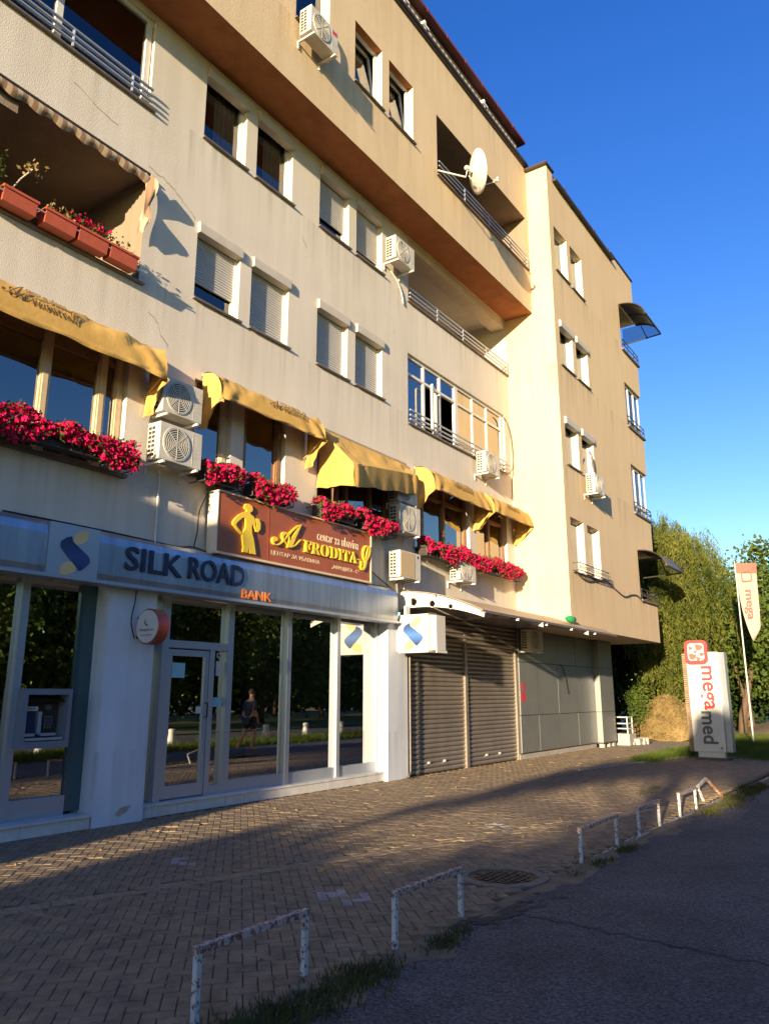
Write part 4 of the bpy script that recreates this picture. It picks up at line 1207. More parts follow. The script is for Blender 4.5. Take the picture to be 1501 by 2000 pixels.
q = MB(); q.disc((6.62, -.40, 2.475), (1, 0, 0), .235, 40, .16); q.build('rim', M['maroonrim'], sg2)
q = MB(); q.disc((6.605, -.40, 2.475), (1, 0, 0), .215, 40, .014); q.disc((6.78, -.40, 2.475), (1, 0, 0), .22, 40, .012); q.build('disc_face', M['signwhite'], sg2)
for z_ in (2.6, 2.35): q = MB(); q.bar((6.70, -.17, z_), (6.70, -.10, z_), .04, .04); q.build('bracket', M['black'], sg2)
Fs = lambda y, z, x=6.604: frame((x, y, z), (0, -1, 0), (0, 0, 1))
text_mesh("MoneyGram.", Fs(-.26, 2.40), .29, .055, .001, mat=M['grey'], parent=sg2)
text_mesh("money transfer", Fs(-.29, 2.35), .22, .026, .001, mat=M['maroonrim'], parent=sg2)
q = MB()
for k in range(14):
    a0, a1 = R(120 + k * 14), R(120 + (k + 1) * 14); r0 = .055
    w0, w1 = .022 * math.sin(math.pi * k / 14), .022 * math.sin(math.pi * (k + 1) / 14)
    P_ = lambda a, r: (6.604, -.40 - math.cos(a) * r, 2.54 + math.sin(a) * r)
    q.face([P_(a0, r0), P_(a1, r0), P_(a1, r0 - w1), P_(a0, r0 - w0)])
q.build('globe_mark', M['navy'], sg2)

# maroon sign
av = thing('salon_sign', (9.87, -.2, 3.7), 'maroon beauty salon sign board with raised gold figure and letters', 'sign')
q = MB(); q.box(7.89, 11.84, -.25, -.06, 3.70, 4.62); q.build('board', M['signred'], av)
q = MB(); q.box(7.865, 7.888, -.26, -.05, 3.68, 4.64); q.build('side_panel', M['cream'], av)
q = MB(); q.box(7.87, 11.86, -.275, -.06, 4.621, 4.65); q.box(7.87, 11.86, -.275, -.06, 3.665, 3.699); q.box(11.841, 11.86, -.27, -.06, 3.70, 4.62); q.build('edging', M['pale'], av)
q = MB(); q.box(9.0, 9.012, -.2535, -.25, 3.71, 4.61); q.box(11.60, 11.612, -.2535, -.25, 3.71, 4.61); q.build('seam', M['maroonrim'], av)
# standing gold figure (back view torso, one hand on the hip), traced as two loops
fig = [(.42, 0), (.44, .10), (.40, .24), (.38, .36), (.44, .44), (.50, .52), (.48, .62), (.44, .70), (.36, .68), (.22, .58), (.16, .52), (.22, .46), (.38, .38), (.36, .34), (.24, .40), (.08, .50), (.06, .55), (.14, .64), (.26, .73), (.40, .80), (.50, .835),
       (.50, .87), (.44, .88), (.42, .93), (.47, .985), (.56, 1.0), (.66, .97), (.70, .91), (.68, .86), (.62, .84), (.62, .80), (.74, .76), (.80, .68), (.80, .60), (.86, .54), (.85, .62), (.82, .74), (.92, .75), (.98, .66), (.98, .54), (.90, .46), (.84, .47), (.76, .56), (.70, .62), (.68, .52), (.70, .42), (.76, .32), (.80, .2), (.84, .06), (.86, 0), (.66, 0), (.62, .12), (.58, 0)]
q = MB(); q.prism(fig, lambda a, b, d: (8.13 + a * .66, d, 3.755 + b * .79), -.285, -.251); q.build('figure', M['gold'], av)
Fa = lambda x, z, y=-.2515: frame((x, y, z), (1, 0, 0), (0, 0, 1))
text_mesh("\U0001D4D0", Fa(9.06, 3.98), .74, .46, .018, mat=M['gold'], parent=av)
xw = [(c, x) for c, x in zip("FRODIT", (9.86, 10.10, 10.36, 10.65, 10.93, 11.06))]
text_mesh("".join(chr(0x1D400 + ord(c) - 65) for c in "FRODITA"), Fa(9.86, 3.975), 1.52, .215, .018, mat=M['gold'], parent=av)
text_mesh("~", Fa(11.39, 4.05), .11, .035, .012, mat=M['gold'], parent=av, bold=.03)
text_mesh("\U0001D4E2", Fa(11.48, 3.88), .33, .50, .018, mat=M['gold'], parent=av, bold=.012)
text_mesh("centar za ubavina", Fa(10.24, 4.25), 1.22, .17, .004, mat=M['pale'], parent=av)
text_mesh("\u0426\u0415\u041d\u0422\u0410\u0420 \u0417\u0410 \u0423\u0411\u0410\u0412\u0418\u041d\u0410", Fa(9.08, 3.81), 1.24, .085, .002, mat=M['pale'], parent=av)
text_mesh('\u201e\u0410\u0424\u0420\u041e\u0414\u0418\u0422\u0410 - \u0421\u201c', Fa(10.66, 3.79), .82, .085, .002, mat=M['pale'], parent=av)

# ------------------------------------------------------------------ air conditioners
ACG = 'air conditioner units on the facade'
def make_ac(name='air_conditioner', fan=True, w_=.78, h=.55, d=.27, sticker=None, fancol='acg', slots=True, brk=True, blank=False):
    """local frame: x along the facade, wall at y=0, casing from y=-.1-d to -.1, base z=0"""
    t = thing(name, (0, 0, 0), '', 'air conditioner', ACG)
    q = MB(); q.box(0, w_, -.1 - d, -.1, 0, h); q.build('casing', M['acw'], t, bevel=.012, local=True)
    fx, fz, fr = w_ * .39, h * .5, min(h * .43, w_ * .32)
    yf = -.1 - d
    if not blank:
        q = MB(); q.disc((fx, yf - .004, fz), (0, 1, 0), fr, 28, .003); q.build('fan_opening', M['acd'], t, local=True)
        q = MB()
        for k in range(7): q.ring((fx, yf - .014, fz), (0, 1, 0), fr * (k + .55) / 7.3, fr * (k + .98) / 7.3, 28, .008)
        for k in range(4): 
            a = math.pi * k / 4; q.bar((fx - math.cos(a) * fr, yf - .012, fz - math.sin(a) * fr), (fx + math.cos(a) * fr, yf - .012, fz + math.sin(a) * fr), .008, .008)
        q.ring((fx, yf - .012, fz), (0, 1, 0), fr * .98, fr * 1.04, 28, .012); q.build('fan_guard', M[fancol], t, local=True)
        q = MB(); q.box(w_ * .765, w_ * .772, yf - .003, yf, .02, h - .02)
        for k in range(3): q.box(w_ * .80, w_ * .94, yf - .003, yf, h * .3 + k * .06, h * .3 + .006 + k * .06)
        q.build('seam', M['acg'], t, local=True)
    else:
        q = MB(); q.box(.02, w_ * .70, yf - .006, yf - .001, .03, h - .03); q.build('grille', M['beigeac'], t, local=True)
        q = MB(); q.disc((w_ * .86, yf - .004, h * .86), (0, 1, 0), .03, 12, .003); q.build('badge', M['navy'], t, local=True)
    q = MB()
    for i in range(7):
        for j in range(2): q.box(-.004, -.001, -.13 - j * .075 - .06, -.13 - j * .075, .05 + i * (h - .09) / 7, .05 + i * (h - .09) / 7 + (h - .09) / 7 * .66)
    q.build('louvre', M['acd'], t, local=True)
    q = MB(); q.tube([(w_, -.22, .12), (w_ + .05, -.20, .13), (w_ + .09, -.12, .22), (w_ + .08, -.02, .40), (w_ + .06, .02, .46)], .018, 6); q.build('pipe', M['white'], t, smooth=True, local=True)
    if sticker:
        q = MB(); q.box(w_ * .79, w_ * .95, yf - .004, yf - .001, h * .75, h * .88); q.build('sticker', M[sticker], t, local=True)
    if brk:
        q = MB()
        for x in (.08, w_ - .10):
            q = MB(); q.bar((x, -.0, -.03), (x, -.1 - d - .03, -.03), .035, .035); q.bar((x, -.012, -.03), (x, -.012, -.17), .03, .02); q.build('bracket', M['white'], t, local=True)
    return t


M['beigeac'] = mat('ac_beige_front', (.45, .34, .19), .7, noise=.06, nscale=40)
ac0 = make_ac()
acS = make_ac(sticker='red')
acB = make_ac(blank=True)
used = set()
def put_ac(proto, loc, label, sc_=(1, 1, 1)):
    c = proto if proto.name not in used else copy_tree(proto)
    used.add(proto.name)
    c.location = loc; c.scale = sc_; c['label'] = label
    return c
put_ac(ac0, (6.60, -.02, 4.80), 'cream air conditioner with round fan guard beside the leftmost pink petunias')
put_ac(ac0, (6.67, .02, 5.54), 'shaded air conditioner under the yellow awning ends, above another unit', (.95, .9, 1))
put_ac(acS, (8.60, OH, 13.20), 'highest air conditioner, red sticker, below an open window of the top floor')
put_ac(ac0, (12.58, 0, 10.98), 'white air conditioner at the corner of the loggia under the jutting floor', (1, 1, 1))
put_ac(ac0, (16.62, 0, 7.05), 'air conditioner mounted in front of the glazed balcony railing')
put_ac(ac0, (12.72, .03, 5.50), 'shaded air conditioner at the sagging awning, topmost of three stacked', (.98, .9, .9))
put_ac(ac0, (12.68, -.02, 4.84), 'air conditioner in the middle of the column of three by the sign', (1, 1, 1.05))
put_ac(acB, (12.70, 0, 3.90), 'beige fronted air conditioner at the bottom of the column of three', (1, 1, 1))
put_ac(acS, (15.15, 0, 4.14), 'sunlit air conditioner with red sticker below the right long flower box', (1, 1, .95))
put_ac(ac0, (20.30, WY, 7.10), 'air conditioner under a window on the tan wing wall')
put_ac(ac0, (18.72, -.05, 2.72), 'air conditioner in shade beneath the canopy at the cladding corner', (1.05, 1, 1))
put_ac(ac0, (3.15, 0, 12.25 - .9), 'air conditioner beyond the upper left glazed balcony', (1, 1, .9))
# hoses and cables
def cable(name, pts, r, m, label, cat='cable'):
    q = MB()
    P_ = [Vector(p) for p in pts]; out = []
    for i in range(len(P_) - 1):
        p0, p1, p2, p3 = P_[max(i - 1, 0)], P_[i], P_[i + 1], P_[min(i + 2, len(P_) - 1)]
        for k in range(6):
            t = k / 6; out.append(.5 * ((2 * p1) + (p2 - p0) * t + (2 * p0 - 5 * p1 + 4 * p2 - p3) * t * t + (3 * p1 - p0 - 3 * p2 + p3) * t ** 3))
    out.append(P_[-1]); q.tube(out, r, 5); return tag(q.build(name, M[m], smooth=True), label, cat)
cable('hose', [(9.5, OH - .02, 14.2), (9.5, OH - .1, 14.1), (9.42, OH - .14, 13.75), (9.38, OH - .1, 13.55)], .03, 'white', 'white wrapped hose rising from the highest air conditioner', 'hose')
cable('hose', [(20.95, WY - .02, 8.5), (21.0, WY - .08, 8.35), (20.93, WY - .12, 8.0), (20.95, WY - .15, 7.6)], .03, 'sill', 'dark hose rising from the air conditioner on the wing', 'hose')
cable('hose', [(12.9, -.02, 10.9), (13.1, -.05, 10.75), (13.3, -.04, 10.55), (13.4, -.03, 10.3)], .015, 'white', 'thin white drain hose below the loggia air conditioner', 'hose')
cable('cable', [(18.3, -.03, 9.1), (18.6, -.05, 9.0), (18.75, -.1, 8.4), (18.7, -.1, 7.6), (17.5, -.15, 7.2)], .018, 'sill', 'black cable looping down beside the glazed balcony', 'cable')
cable('cable', [(19.4, WY - .03, 4.72), (20.2, WY - .03, 4.60), (21.6, WY - .03, 4.80), (22.5, WY - .03, 4.62), (23.3, WY - .03, 4.50), (23.95, WY - .03, 4.62), (24.6, WY - .03, 4.66), (25.2, WY - .03, 4.5)], .02, 'sill', 'wavy cable slung across the lower wing wall')
cable('cable', [(4.7, -.03, 3.72), (6, -.03, 3.72), (7.3, -.03, 3.70), (7.6, -.06, 3.73), (8.2, -.05, 3.68), (9.5, -.04, 3.70), (12.7, -.04, 3.70)], .012, 'black', 'thin black cable running along the top of the bank fascia')
cable('cable', [(7.85, -.05, 4.62), (7.7, -.05, 4.3), (7.68, -.05, 4.0), (7.62, -.06, 3.73)], .010, 'black', 'thin cable hanging beside the left end of the maroon sign')
cable('cable', [(11.88, -.1, 3.9), (12.1, -.08, 3.72), (12.05, -.06, 3.55)], .012, 'white', 'pale cable curling below the right end of the maroon sign')
cable('cable', [(13.05, -.05, 3.88), (13.08, -.05, 3.5), (13.02, -.06, 3.1), (13.05, -.05, 2.9)], .03, 'sill', 'bundle of dark pipes behind the projecting emblem sign')
cable('cable', [(12.0, -.05, 4.02), (12.5, -.06, 3.82), (12.9, -.06, 3.68)], .012, 'black', 'black cable sagging left of the lowest air conditioner')
cable('drainpipe', [(13.385, -.14, 3.0), (13.385, -.14, 1.5), (13.385, -.14, .25), (13.36, -.15, .10), (13.25, -.18, .04)], .022, 'sill', 'narrow pipe down the edge of the right bank pillar', 'pipe')
cable('conduit', [(6.93, -.03, 4.75), (6.93, -.03, 3.9), (6.93, -.03, 3.68)], .018, 'white', 'white conduit below the lower left air conditioner', 'pipe')
cable('cable', [(6.62, -.115, 3.0), (6.60, -.12, 2.8), (6.55, -.14, 2.55), (6.62, -.14, 2.33)], .008, 'black', 'black wire feeding the round disc sign')

# ------------------------------------------------------------------ satellite dish
ds = thing('satellite_dish', (13.7, OH, 13.6), 'large white satellite dish on an arm at the top floor loggia', 'satellite dish')
dc = Vector((14.35, -1.55, 13.72)); dn = Vector((.72, -.66, .22)).normalized()
u_ = dn.orthogonal().normalized(); v_ = dn.cross(u_)
q = MB()
q.grid(lambda u, v: dc + (u_ * math.cos(2 * math.pi * u) + v_ * math.sin(2 * math.pi * u)) * .51 * v + dn * .14 * (v * v - 1), 40, 8)
o = q.build('reflector', M['signwhite'], ds, smooth=True); o.modifiers.new('solid', 'SOLIDIFY').thickness = .012
q = MB(); q.tube([(13.66, OH, 13.62), (14.1, -1.35, 13.50), (14.12, -1.40, 13.72)], .022, 8); q.tube([(14.12, -1.40, 13.72), dc - dn * .16], .04, 8); q.bar((14.05, -1.38, 13.72), (14.28, -1.45, 13.76), .08, .08)
q.tube([dc - dn * .10 + Vector((0, 0, -.3)), (14.15, -1.4, 13.55)], .012, 6); q.build('mount', M['steel'], ds)
lnb = dc + dn * .45 + Vector((0, -.05, -.30))
q = MB(); q.tube([dc + Vector((0, 0, -.42)) + dn * .0, lnb], .012, 6); q.tube([lnb - dn * .02, lnb - dn * .10], [.03, .045], 10); q.tube([lnb + Vector((0, 0, -.02)), lnb + Vector((.0, 0, .09))], .03, 8); q.build('feed_arm', M['steel'], ds)

# ------------------------------------------------------------------ yellow awnings
def wrinkle(x, s, a=.02): return a * (math.sin(x * 7 + s * 3) + .6 * math.sin(x * 17 + s * 9) + .4 * math.sin(x * 31 + s * 5))
def awning(x0, x1, zt, zl, yl, label, cheekL=True, cheekR=True, vd=.10, skew=0.0, yR=None, zR=None, side=.85, text=None, rnd_prof=True):
    """cloth from a wall batten at zt to a front bar (yl,zl), a hem of depth vd, and hanging side cheeks"""
    t = thing('awning', ((x0 + x1) / 2, -.05, zt - .8), label, 'awning', 'yellow awnings of the beauty salon')
    yR = yl if yR is None else yR; zR = zl if zR is None else zR
    def top(u, v):
        x = x0 + (x1 - x0) * u; yy = yl + (yR - yl) * u; zz = zl + (zR - zl) * u
        e = 1 - 6 * (u - .5) ** 4 * 2.2
        if rnd_prof: a_ = v * math.pi / 2; y = -.04 + (yy + .04) * math.sin(a_) ** .9; z = zt - (zt - zz) * (1 - math.cos(a_)) ** 1.05
        else: y = -.04 + (yy + .04) * v; z = zt + (zz - zt) * v - .03 * math.sin(math.pi * v) * (1 + .6 * math.sin(x * 4))
        k = math.sin(math.pi * min(1, v * 1.2)) * (.4 + 1.4 * abs(u - .5) ** 2 * 4)
        e_ = min(x - x0, x1 - x) ; fold = .030 * math.exp(-(e_ / .45) ** 2) * math.sin(v * 9 + e_ * 14) * min(1, v * 2) * (1 if e_ > .02 else .2)
        return (x, y + wrinkle(x, v, .012) * k + fold, z + wrinkle(x * 1.3 + v, v, .018) * k + .5 * fold)
    q = MB(); q.grid(top, 90, 10)
    def hem(u, v):
        p = top(u, 1); return (p[0], p[1] - .015 * math.sin(v * 3) + .008 * math.sin(p[0] * 11) * v, p[2] - v * (vd + .015 * math.sin(p[0] * 6)))
    q.grid(hem, 90, 3)
    q.build('cloth', M['yellow'], t, smooth=True)
    for on, xx, yy, zz in ((cheekL, x0, yl, zl), (cheekR, x1, yR, zR)):
        if not on: continue
        q = MB()
        def ck_(u, v):      # from wall/top corner fan to the trailing curved edge
            if rnd_prof: a = Vector((xx, -.04 + (yy + .04) * math.sin(u * math.pi / 2) ** .9, zt - (zt - zz) * (1 - math.cos(u * math.pi / 2)) ** 1.05))
            else: a = Vector((xx, -.04 + (yy + .04) * u, zt + (zz - zt) * u))
            lo = Vector((xx, (yy * .98) * (u ** 1.6) - .03, zt - side + (zz - vd - zt + side) * u ** 2.2))
            p = a.lerp(lo, v); s_ = .05 * math.sin(u * 9 + v * 4) * v + .02 * math.sin(u * 21) * v
            return (p.x + s_, p.y, p.z)
        q.grid(ck_, 16, 12); q.build('side_cheek', M['yellow'], t, smooth=True)
    q = MB(); q.tube([(x0, yl + .02, zl - .03), (x1, yR + .02, zR - .03)], .022, 8); q.tube([(x0 + .05, -.03, zt - .75), (x0 + .05, yl + .03, zl - .03)], .016, 6); q.tube([(x1 - .05, -.03, zt - .75), (x1 - .05, yR + .03, zR - .03)], .016, 6)
    q.box(x0, x1, -.05, -.005, zt - .03, zt + .03); q.build('arm_frame', M['rib'], t)
    if text:
        for (tx, wd, hh, v0) in text:
            u = (tx - x0) / (x1 - x0); p0 = Vector(top(u, v0)); p1 = Vector(top(min(1, u + .05), v0)); pu = Vector(top(u, v0 - .2))
            xd = (p1 - p0).normalized(); yd = (pu - p0); yd = (yd - xd * yd.dot(xd)).normalized(); n = xd.cross(yd)
            o0 = p0 + n * .03
            fr = frame(o0, xd, yd)
            text_mesh("\U0001D4D0", fr, wd * .30, hh * .72, .001, mat=M['brownprint'], parent=t)
            text_mesh("".join(chr(0x1D400 + ord(c) - 65) for c in "FRODITA"), frame(o0 + xd * wd * .30, xd, yd), wd * .58, hh * .34, .001, mat=M['brownprint'], parent=t)
            text_mesh("\U0001D4E2", frame(o0 + xd * wd * .89 - yd * hh * .06, xd, yd), wd * .13, hh * .7, .001, mat=M['brownprint'], parent=t)
            text_mesh("centar za ubavina", frame(o0 + xd * wd * .32 + yd * hh * .52, xd, yd), wd * .55, hh * .26, .001, mat=M['brownprint'], parent=t)
    return t


awning(.8, 6.60, 6.50, 6.03, -.46, 'yellow awning over the widest salon window at the far left', text=[(4.15, 1.0, .30, .78), (1.6, 1.1, .30, .78)], cheekL=False, side=1.05, vd=.08)
awning(7.62, 10.14, 6.50, 6.07, -.48, 'yellow awning between the two stacked pairs of units and the drooping awning', text=[(8.7, .95, .27, .78)], side=.95, vd=.05)
awning(10.48, 13.45, 6.46, 5.62, -.86, 'drooping yellow awning, bent low at its left corner, over the sign end', yR=-.34, zR=6.18, side=1.18, vd=.42, text=None, cheekR=False, rnd_prof=False)
awning(13.82, 16.50, 6.50, 6.0, -.55, 'yellow awning right of the drooping one, left half of the right pair', text=[(14.7, .9, .27, .78)], side=.98, vd=.05)
awning(16.56, 18.83, 6.50, 6.02, -.60, 'last yellow awning beside the bright wing wall', text=[(17.3, .8, .26, .78)], cheekL=True, side=.98, vd=.05)

# ------------------------------------------------------------------ petunia boxes
FG = 'flower boxes with pink petunias'
def petunias(x0, x1, z, label, dens=1.0, y=-.22, bh=.20, ht=.18):
    t = thing('flower_box', ((x0 + x1) / 2, y, z), label, 'flower box', FG)
    q = MB(); q.box(x0 + .03, x1 - .03, y - .09, y + .09, z, z + bh); q.build('trough', M['dark'], t)
    q = MB()
    for zz in (z - .02, z + bh * .8): q.tube([(x0, -.01, zz), (x0, y - .13, zz), (x1, y - .13, zz), (x1, -.01, zz)], .010, 5)
    n = max(3, int((x1 - x0) / .14))
    for i in range(n + 1): xx = x0 + (x1 - x0) * i / n; q.tube([(xx, y - .13, z - .02), (xx, y - .13, z + bh * .8)], .007, 4)
    q.build('rack', M['dark'], t)
    L_ = x1 - x0; N_ = int(1000 * L_ * dens)
    xs = nr.uniform(x0, x1, N_)
    hgt = ht * (.75 + .30 * np.sin(xs * 5.1 + x0) * np.sin(xs * 2.3) + .18 * np.sin(xs * 11)) 
    th = nr.uniform(-.5, 2.9, N_)
    rr = nr.uniform(.75, 1.12, N_)
    yy = y - .04 - np.sin(th + .5) * .0 - np.cos(th - .3) * .17 * rr
    zz = z + bh * .95 + np.sin(th - .25) * hgt * rr
    drop = np.clip(np.cos(th - .3), 0, 1) * nr.uniform(0, .26, N_) * (.6 + .5 * np.sin(xs * 4.3 + 1.0))
    P_ = np.c_[xs, yy, zz - drop]
    quads('blossom', leaf_quads(P_, .054, aspect=.95), M['blossom'], t, kind='stuff')
    k = int(N_ * .75)
    P2 = P_[:k].copy(); P2[:, 1] += .02; P2 += nr.normal(0, .03, P2.shape)
    quads('leaves', leaf_quads(P2, .06), M['petleaf'], t, kind='stuff')
    return t
petunias(.6, 6.30, 4.58, 'long run of pink petunias under the widest salon window', ht=.20)
petunias(7.50, 8.26, 4.72, 'shaded pink petunia box right of the lower left air conditioner')
petunias(8.50, 9.48, 4.70, 'pink petunia box just above the gold figure of the sign')
petunias(10.2, 11.26, 4.70, 'pink petunia box below the drooping awning above the sign lettering')
petunias(11.46, 12.58, 4.68, 'pink petunia box left of the three stacked air conditioners')
petunias(13.75, 18.5, 4.52, 'long run of pink petunias under the right pair of awnings', ht=.20)

# terracotta planters on the left loggia
PG = 'terracotta plastic planters on the loggia ledge'
def make_planter():
    t = thing('planter', (0, 0, 0), '', 'planter', PG)
    q = MB(); q.prism([(-.09, .0), (-.12, .17), (.10, .17), (.07, 0)], lambda a, b, d: (d, a, b), .03, .47); q.build('tub', M['terracotta'], t, local=True)
    q = MB(); q.box(0.015, .485, -.135, .115, .165, .20); q.build('tub_rim', M['terracotta'], t, local=True)
    return t
pp = make_planter()
labs = ['planter with a tall dried stem', 'empty terracotta planter in the middle of the ledge', 'terracotta planter with small yellow flowers', 'terracotta planter under pink flowers', 'terracotta planter with thin green sprigs', 'last terracotta planter at the right end of the ledge']
for i, x in enumerate((3.5, 4.10, 4.66, 5.15, 5.64)):
    c = pp if i == 0 else copy_tree(pp)
    c.location = (x, -.14, 7.50); c['label'] = ['terracotta planter holding a tall dry stalk, furthest along the ledge', 'bare terracotta planter on the loggia ledge below the dry stalk', 'terracotta planter with yellowish seedlings, beside the pink flowers', 'terracotta planter with bright pink flowers on the loggia ledge', 'terracotta planter with thin sprigs at the end of the ledge'][i]
def sprigs(name, x0, x1, z, n, h, m, m2, label, cat='plant'):
    t = thing(name, ((x0 + x1) / 2, -.14, z), label, cat)
    P_ = np.c_[nr.uniform(x0, x1, n), nr.normal(-.14, .06, n), z + nr.uniform(0, h, n)]
    quads('foliage', leaf_quads(P_, .05), M[m], t, kind='stuff')
    if m2:
        k = n // 3; P2 = np.c_[nr.uniform(x0, x1, k), nr.normal(-.17, .07, k), z + nr.uniform(h * .4, h * 1.05, k)]
        quads('blossom', leaf_quads(P2, .05, aspect=.9), M[m2], t, kind='stuff')
    return t
sprigs('seedlings', 4.75, 5.1, 7.68, 110, .18, 'straw', None, 'yellowish seedlings in the third loggia planter')
sprigs('potted_flowers', 5.02, 5.62, 7.68, 240, .20, 'petleaf', 'blossom', 'pink flowers in a planter on the loggia ledge')
sprigs('sprigs', 5.66, 6.05, 7.68, 80, .22, 'petleaf', None, 'thin green sprigs in the end planter of the loggia')
sprigs('shrub', 3.3, 4.15, 7.68, 420, .48, 'petleaf', None, 'bushy grey green plant at the left end of the loggia ledge')
q = MB(); q.tube([(4.22, -.14, 7.65), (4.36, -.15, 7.95), (4.50, -.15, 8.18)], .010, 5)
st = tag(q.build('dried_stalk', M['woodlit']), 'leaning dried flower stalk in a loggia planter', 'plant')
P_ = nr.normal((4.52, -.15, 8.18), (.06, .05, .05), (40, 3)); quads('flower_head', leaf_quads(P_, .06), M['straw'], st, kind='stuff')
q = MB(); q.tube([(1.2, -.02, 7.66), (6.32, -.02, 7.66)], .025, 8); q.tube([(1.2, -.24, 7.62), (6.32, -.24, 7.62)], .012, 6); q.build('railing', M['alu'], B)
# rolled striped awning of that loggia
aw = thing('striped_awning', (4.2, -.08, 9.1), 'rolled brown striped awning with a torn end over the left loggia', 'awning')
q = MB(); q.grid(lambda u, v: (1.3 + 5.0 * u, -.06 - .05 * math.sin(math.pi * v), 9.27 - v * (.16 + .02 * math.sin(u * 90))), 140, 4); q.build('cloth', M['awnst'], aw, smooth=True)
q = MB(); q.tube([(1.3, -.05, 9.29), (6.34, -.05, 9.29)], .028, 8); q.build('batten', M['dark'], aw)
q = MB(); q.grid(lambda u, v: (6.24 + .12 * u + .05 * math.sin(v * 5), -.06 - .12 * u * (1 + math.sin(v * 9)) * .6, 9.22 - v * (1.05 - .2 * u) + .05 * math.sin(u * 9)), 8, 14); o = q.build('torn_flap', M['awnst'], aw, smooth=True)

# curved canopies at the wing corner
def shell_canopy(z, label, out=.88):
    t = thing('balcony_canopy', (26.2, WY, z), label, 'canopy', 'curved smoked canopies at the wing corner')
    def sh(u, v):
        a = v * math.pi / 2 * .92
        return (25.06 + 1.98 * u, WY - .01 - out * math.sin(a), z - .66 * (1 - math.cos(a)))
    q = MB(); q.grid(sh, 6, 12); o = q.build('sheet', M['smoke'], t, smooth=True); o.modifiers.new('solid', 'SOLIDIFY').thickness = .015
    for u in (0, .5, 1):
        q = MB(); q.tube([sh(u, v / 10) for v in range(11)], .02, 6); q.build('rib', M['dark'], t)
    q = MB(); q.tube([sh(0, 1), sh(1, 1)], .028, 6); q.build('edge_tube', M['dark'], t)
    q = MB(); q.tube([(27.04, WY + .5, z - .64), sh(1, 1)], .024, 6); q.build('end_bar', M['dark'], t)
    q = MB(); q.tube([(27.04, WY - .4, z - .64), (27.04, WY - .2, z - .06)], .018, 6); q.build('strut', M['dark'], t)
    q = MB(); q.face([sh(1, v / 10) for v in range(11)] + [(27.04, WY + .5, z - .64), (27.04, WY + .5, z)]); q.build('end_panel', M['smokegl'], t)
M['smokegl'] = glass('smoked_glass', .03, (.42, .44, .48), 1.4)
M['smoke'] = mat('smoked_sheet', (.10, .07, .055), .35)
shell_canopy(15.05, 'upper curved smoked canopy over the topmost corner balcony')
shell_canopy(6.20, 'lower curved smoked canopy over the lowest corner balcony')

# ------------------------------------------------------------------ street furniture
RG = 'low rusty pavement barriers along the road'
def barrier(xa, xb, y, h, label, tilt=0.0, z=-.02):
    t = thing('barrier', (xa, y, 0), label, 'barrier', RG)
    for x in (xa, xb):
        q = MB(); q.box(x - .016, x + .016, y - .016, y + .016, z - .1, h - .018); q.build('post', M['rail'], t)
    q = MB(); q.box(xa - .02, xb + .02, y - .021, y + .021, h - .018, h + .018); q.build('top_bar', M['railtop'], t)
    return t
barrier(3.02, 3.86, -5.52, .335, 'nearest low barrier standing in grass, flaking red and white paint')
barrier(4.58, 5.46, -5.68, .32, 'low barrier just left of the manhole, worn brown top bar')
barrier(7.79, 8.87, -5.73, .30, 'low barrier just beyond the manhole with a bent top')
barrier(9.59, 10.43, -5.755, .29, 'low barrier third from the manhole, thin dark top bar')
barrier(11.34, 12.23, -5.775, .285, 'low barrier next to the toppled one')
tb = thing('barrier', (13.4, -5.7, 0), 'toppled low barrier leaning over with rusty orange leg', 'barrier', RG)
M['rustleg'] = peeling('rusty_leg', (.52, .48, .44), (.33, .12, .045), .54, 14)
q = MB(); q.bar((13.20, -5.66, -.02), (13.05, -5.62, .22), .03, .03); q.build('post', M['rail'], tb)
q = MB(); q.bar((13.05, -5.62, .22), (13.45, -5.66, .31), .034, .03); q.build('top_bar', M['rail'], tb)
q = MB(); q.bar((13.45, -5.66, .31), (13.75, -5.82, .0), .032, .032); q.build('post', M['rustleg'], tb, label='leaning post rusted orange')
# manhole
M['ringc'] = mat('manhole_ring_concrete', (.17, .145, .11), .95, noise=.3, nscale=7, bump=.5, bscale=30)
mh = thing('manhole', (6.8, -5.36, 0), 'round cast iron manhole cover in a concrete ring at the pavement edge', 'manhole cover')
q = MB(); q.ring((6.8, -5.36, -.05), (0, 0, 1), .31, .41, 40, .053); q.build('ring', M['ringc'], mh)
q = MB(); q.disc((6.8, -5.36, -.04), (0, 0, 1), .308, 36, .030)
for k in range(-4, 5):
    for j in range(-4, 5):
        if k * k + j * j < 17: q.box(6.8 + k * .062 - .02, 6.8 + k * .062 + .02, -5.36 + j * .062 - .02, -5.36 + j * .062 + .02, -.0101, -.002)
q.build('cover', M['iron'], mh)

# pylon sign
py = thing('pylon_sign', (21.4, -4.0, 0), 'tall white pylon sign with vertical red lettering and red square emblem', 'sign')
SX = 21.3
def plan(pts, z0, z1, m, nm, smooth=False):
    q = MB(); n = len(pts); q.prism(pts, lambda a, b, d: (a, b, d), z0, z1); return q.build(nm, m, py)
plan([(SX, -3.64), (SX, -4.40), (SX + .34, -4.40), (SX + .34, -3.64)], .20, 2.67, M['signwhite'], 'front_panel')
plan([(SX + .06, -4.402), (SX + .02, -4.56), (SX + .34, -4.56), (SX + .34, -4.402)], .20, 2.66, M['alu'], 'side_panel')
q = MB()
for k in range(46):
    z = .2 + k * .0535; q.prism([(SX + .03, -3.638), (SX + .10, -3.50), (SX + .30, -3.50), (SX + .30, -3.638)], lambda a, b, d: (a, b, d), z, z + .043)
q.build('ribbed_side', M['rib'], py)
plan([(SX + .04, -3.72), (SX + .04, -4.36), (SX + .3, -4.36), (SX + .3, -3.72)], .05, .20, M['white'], 'foot')
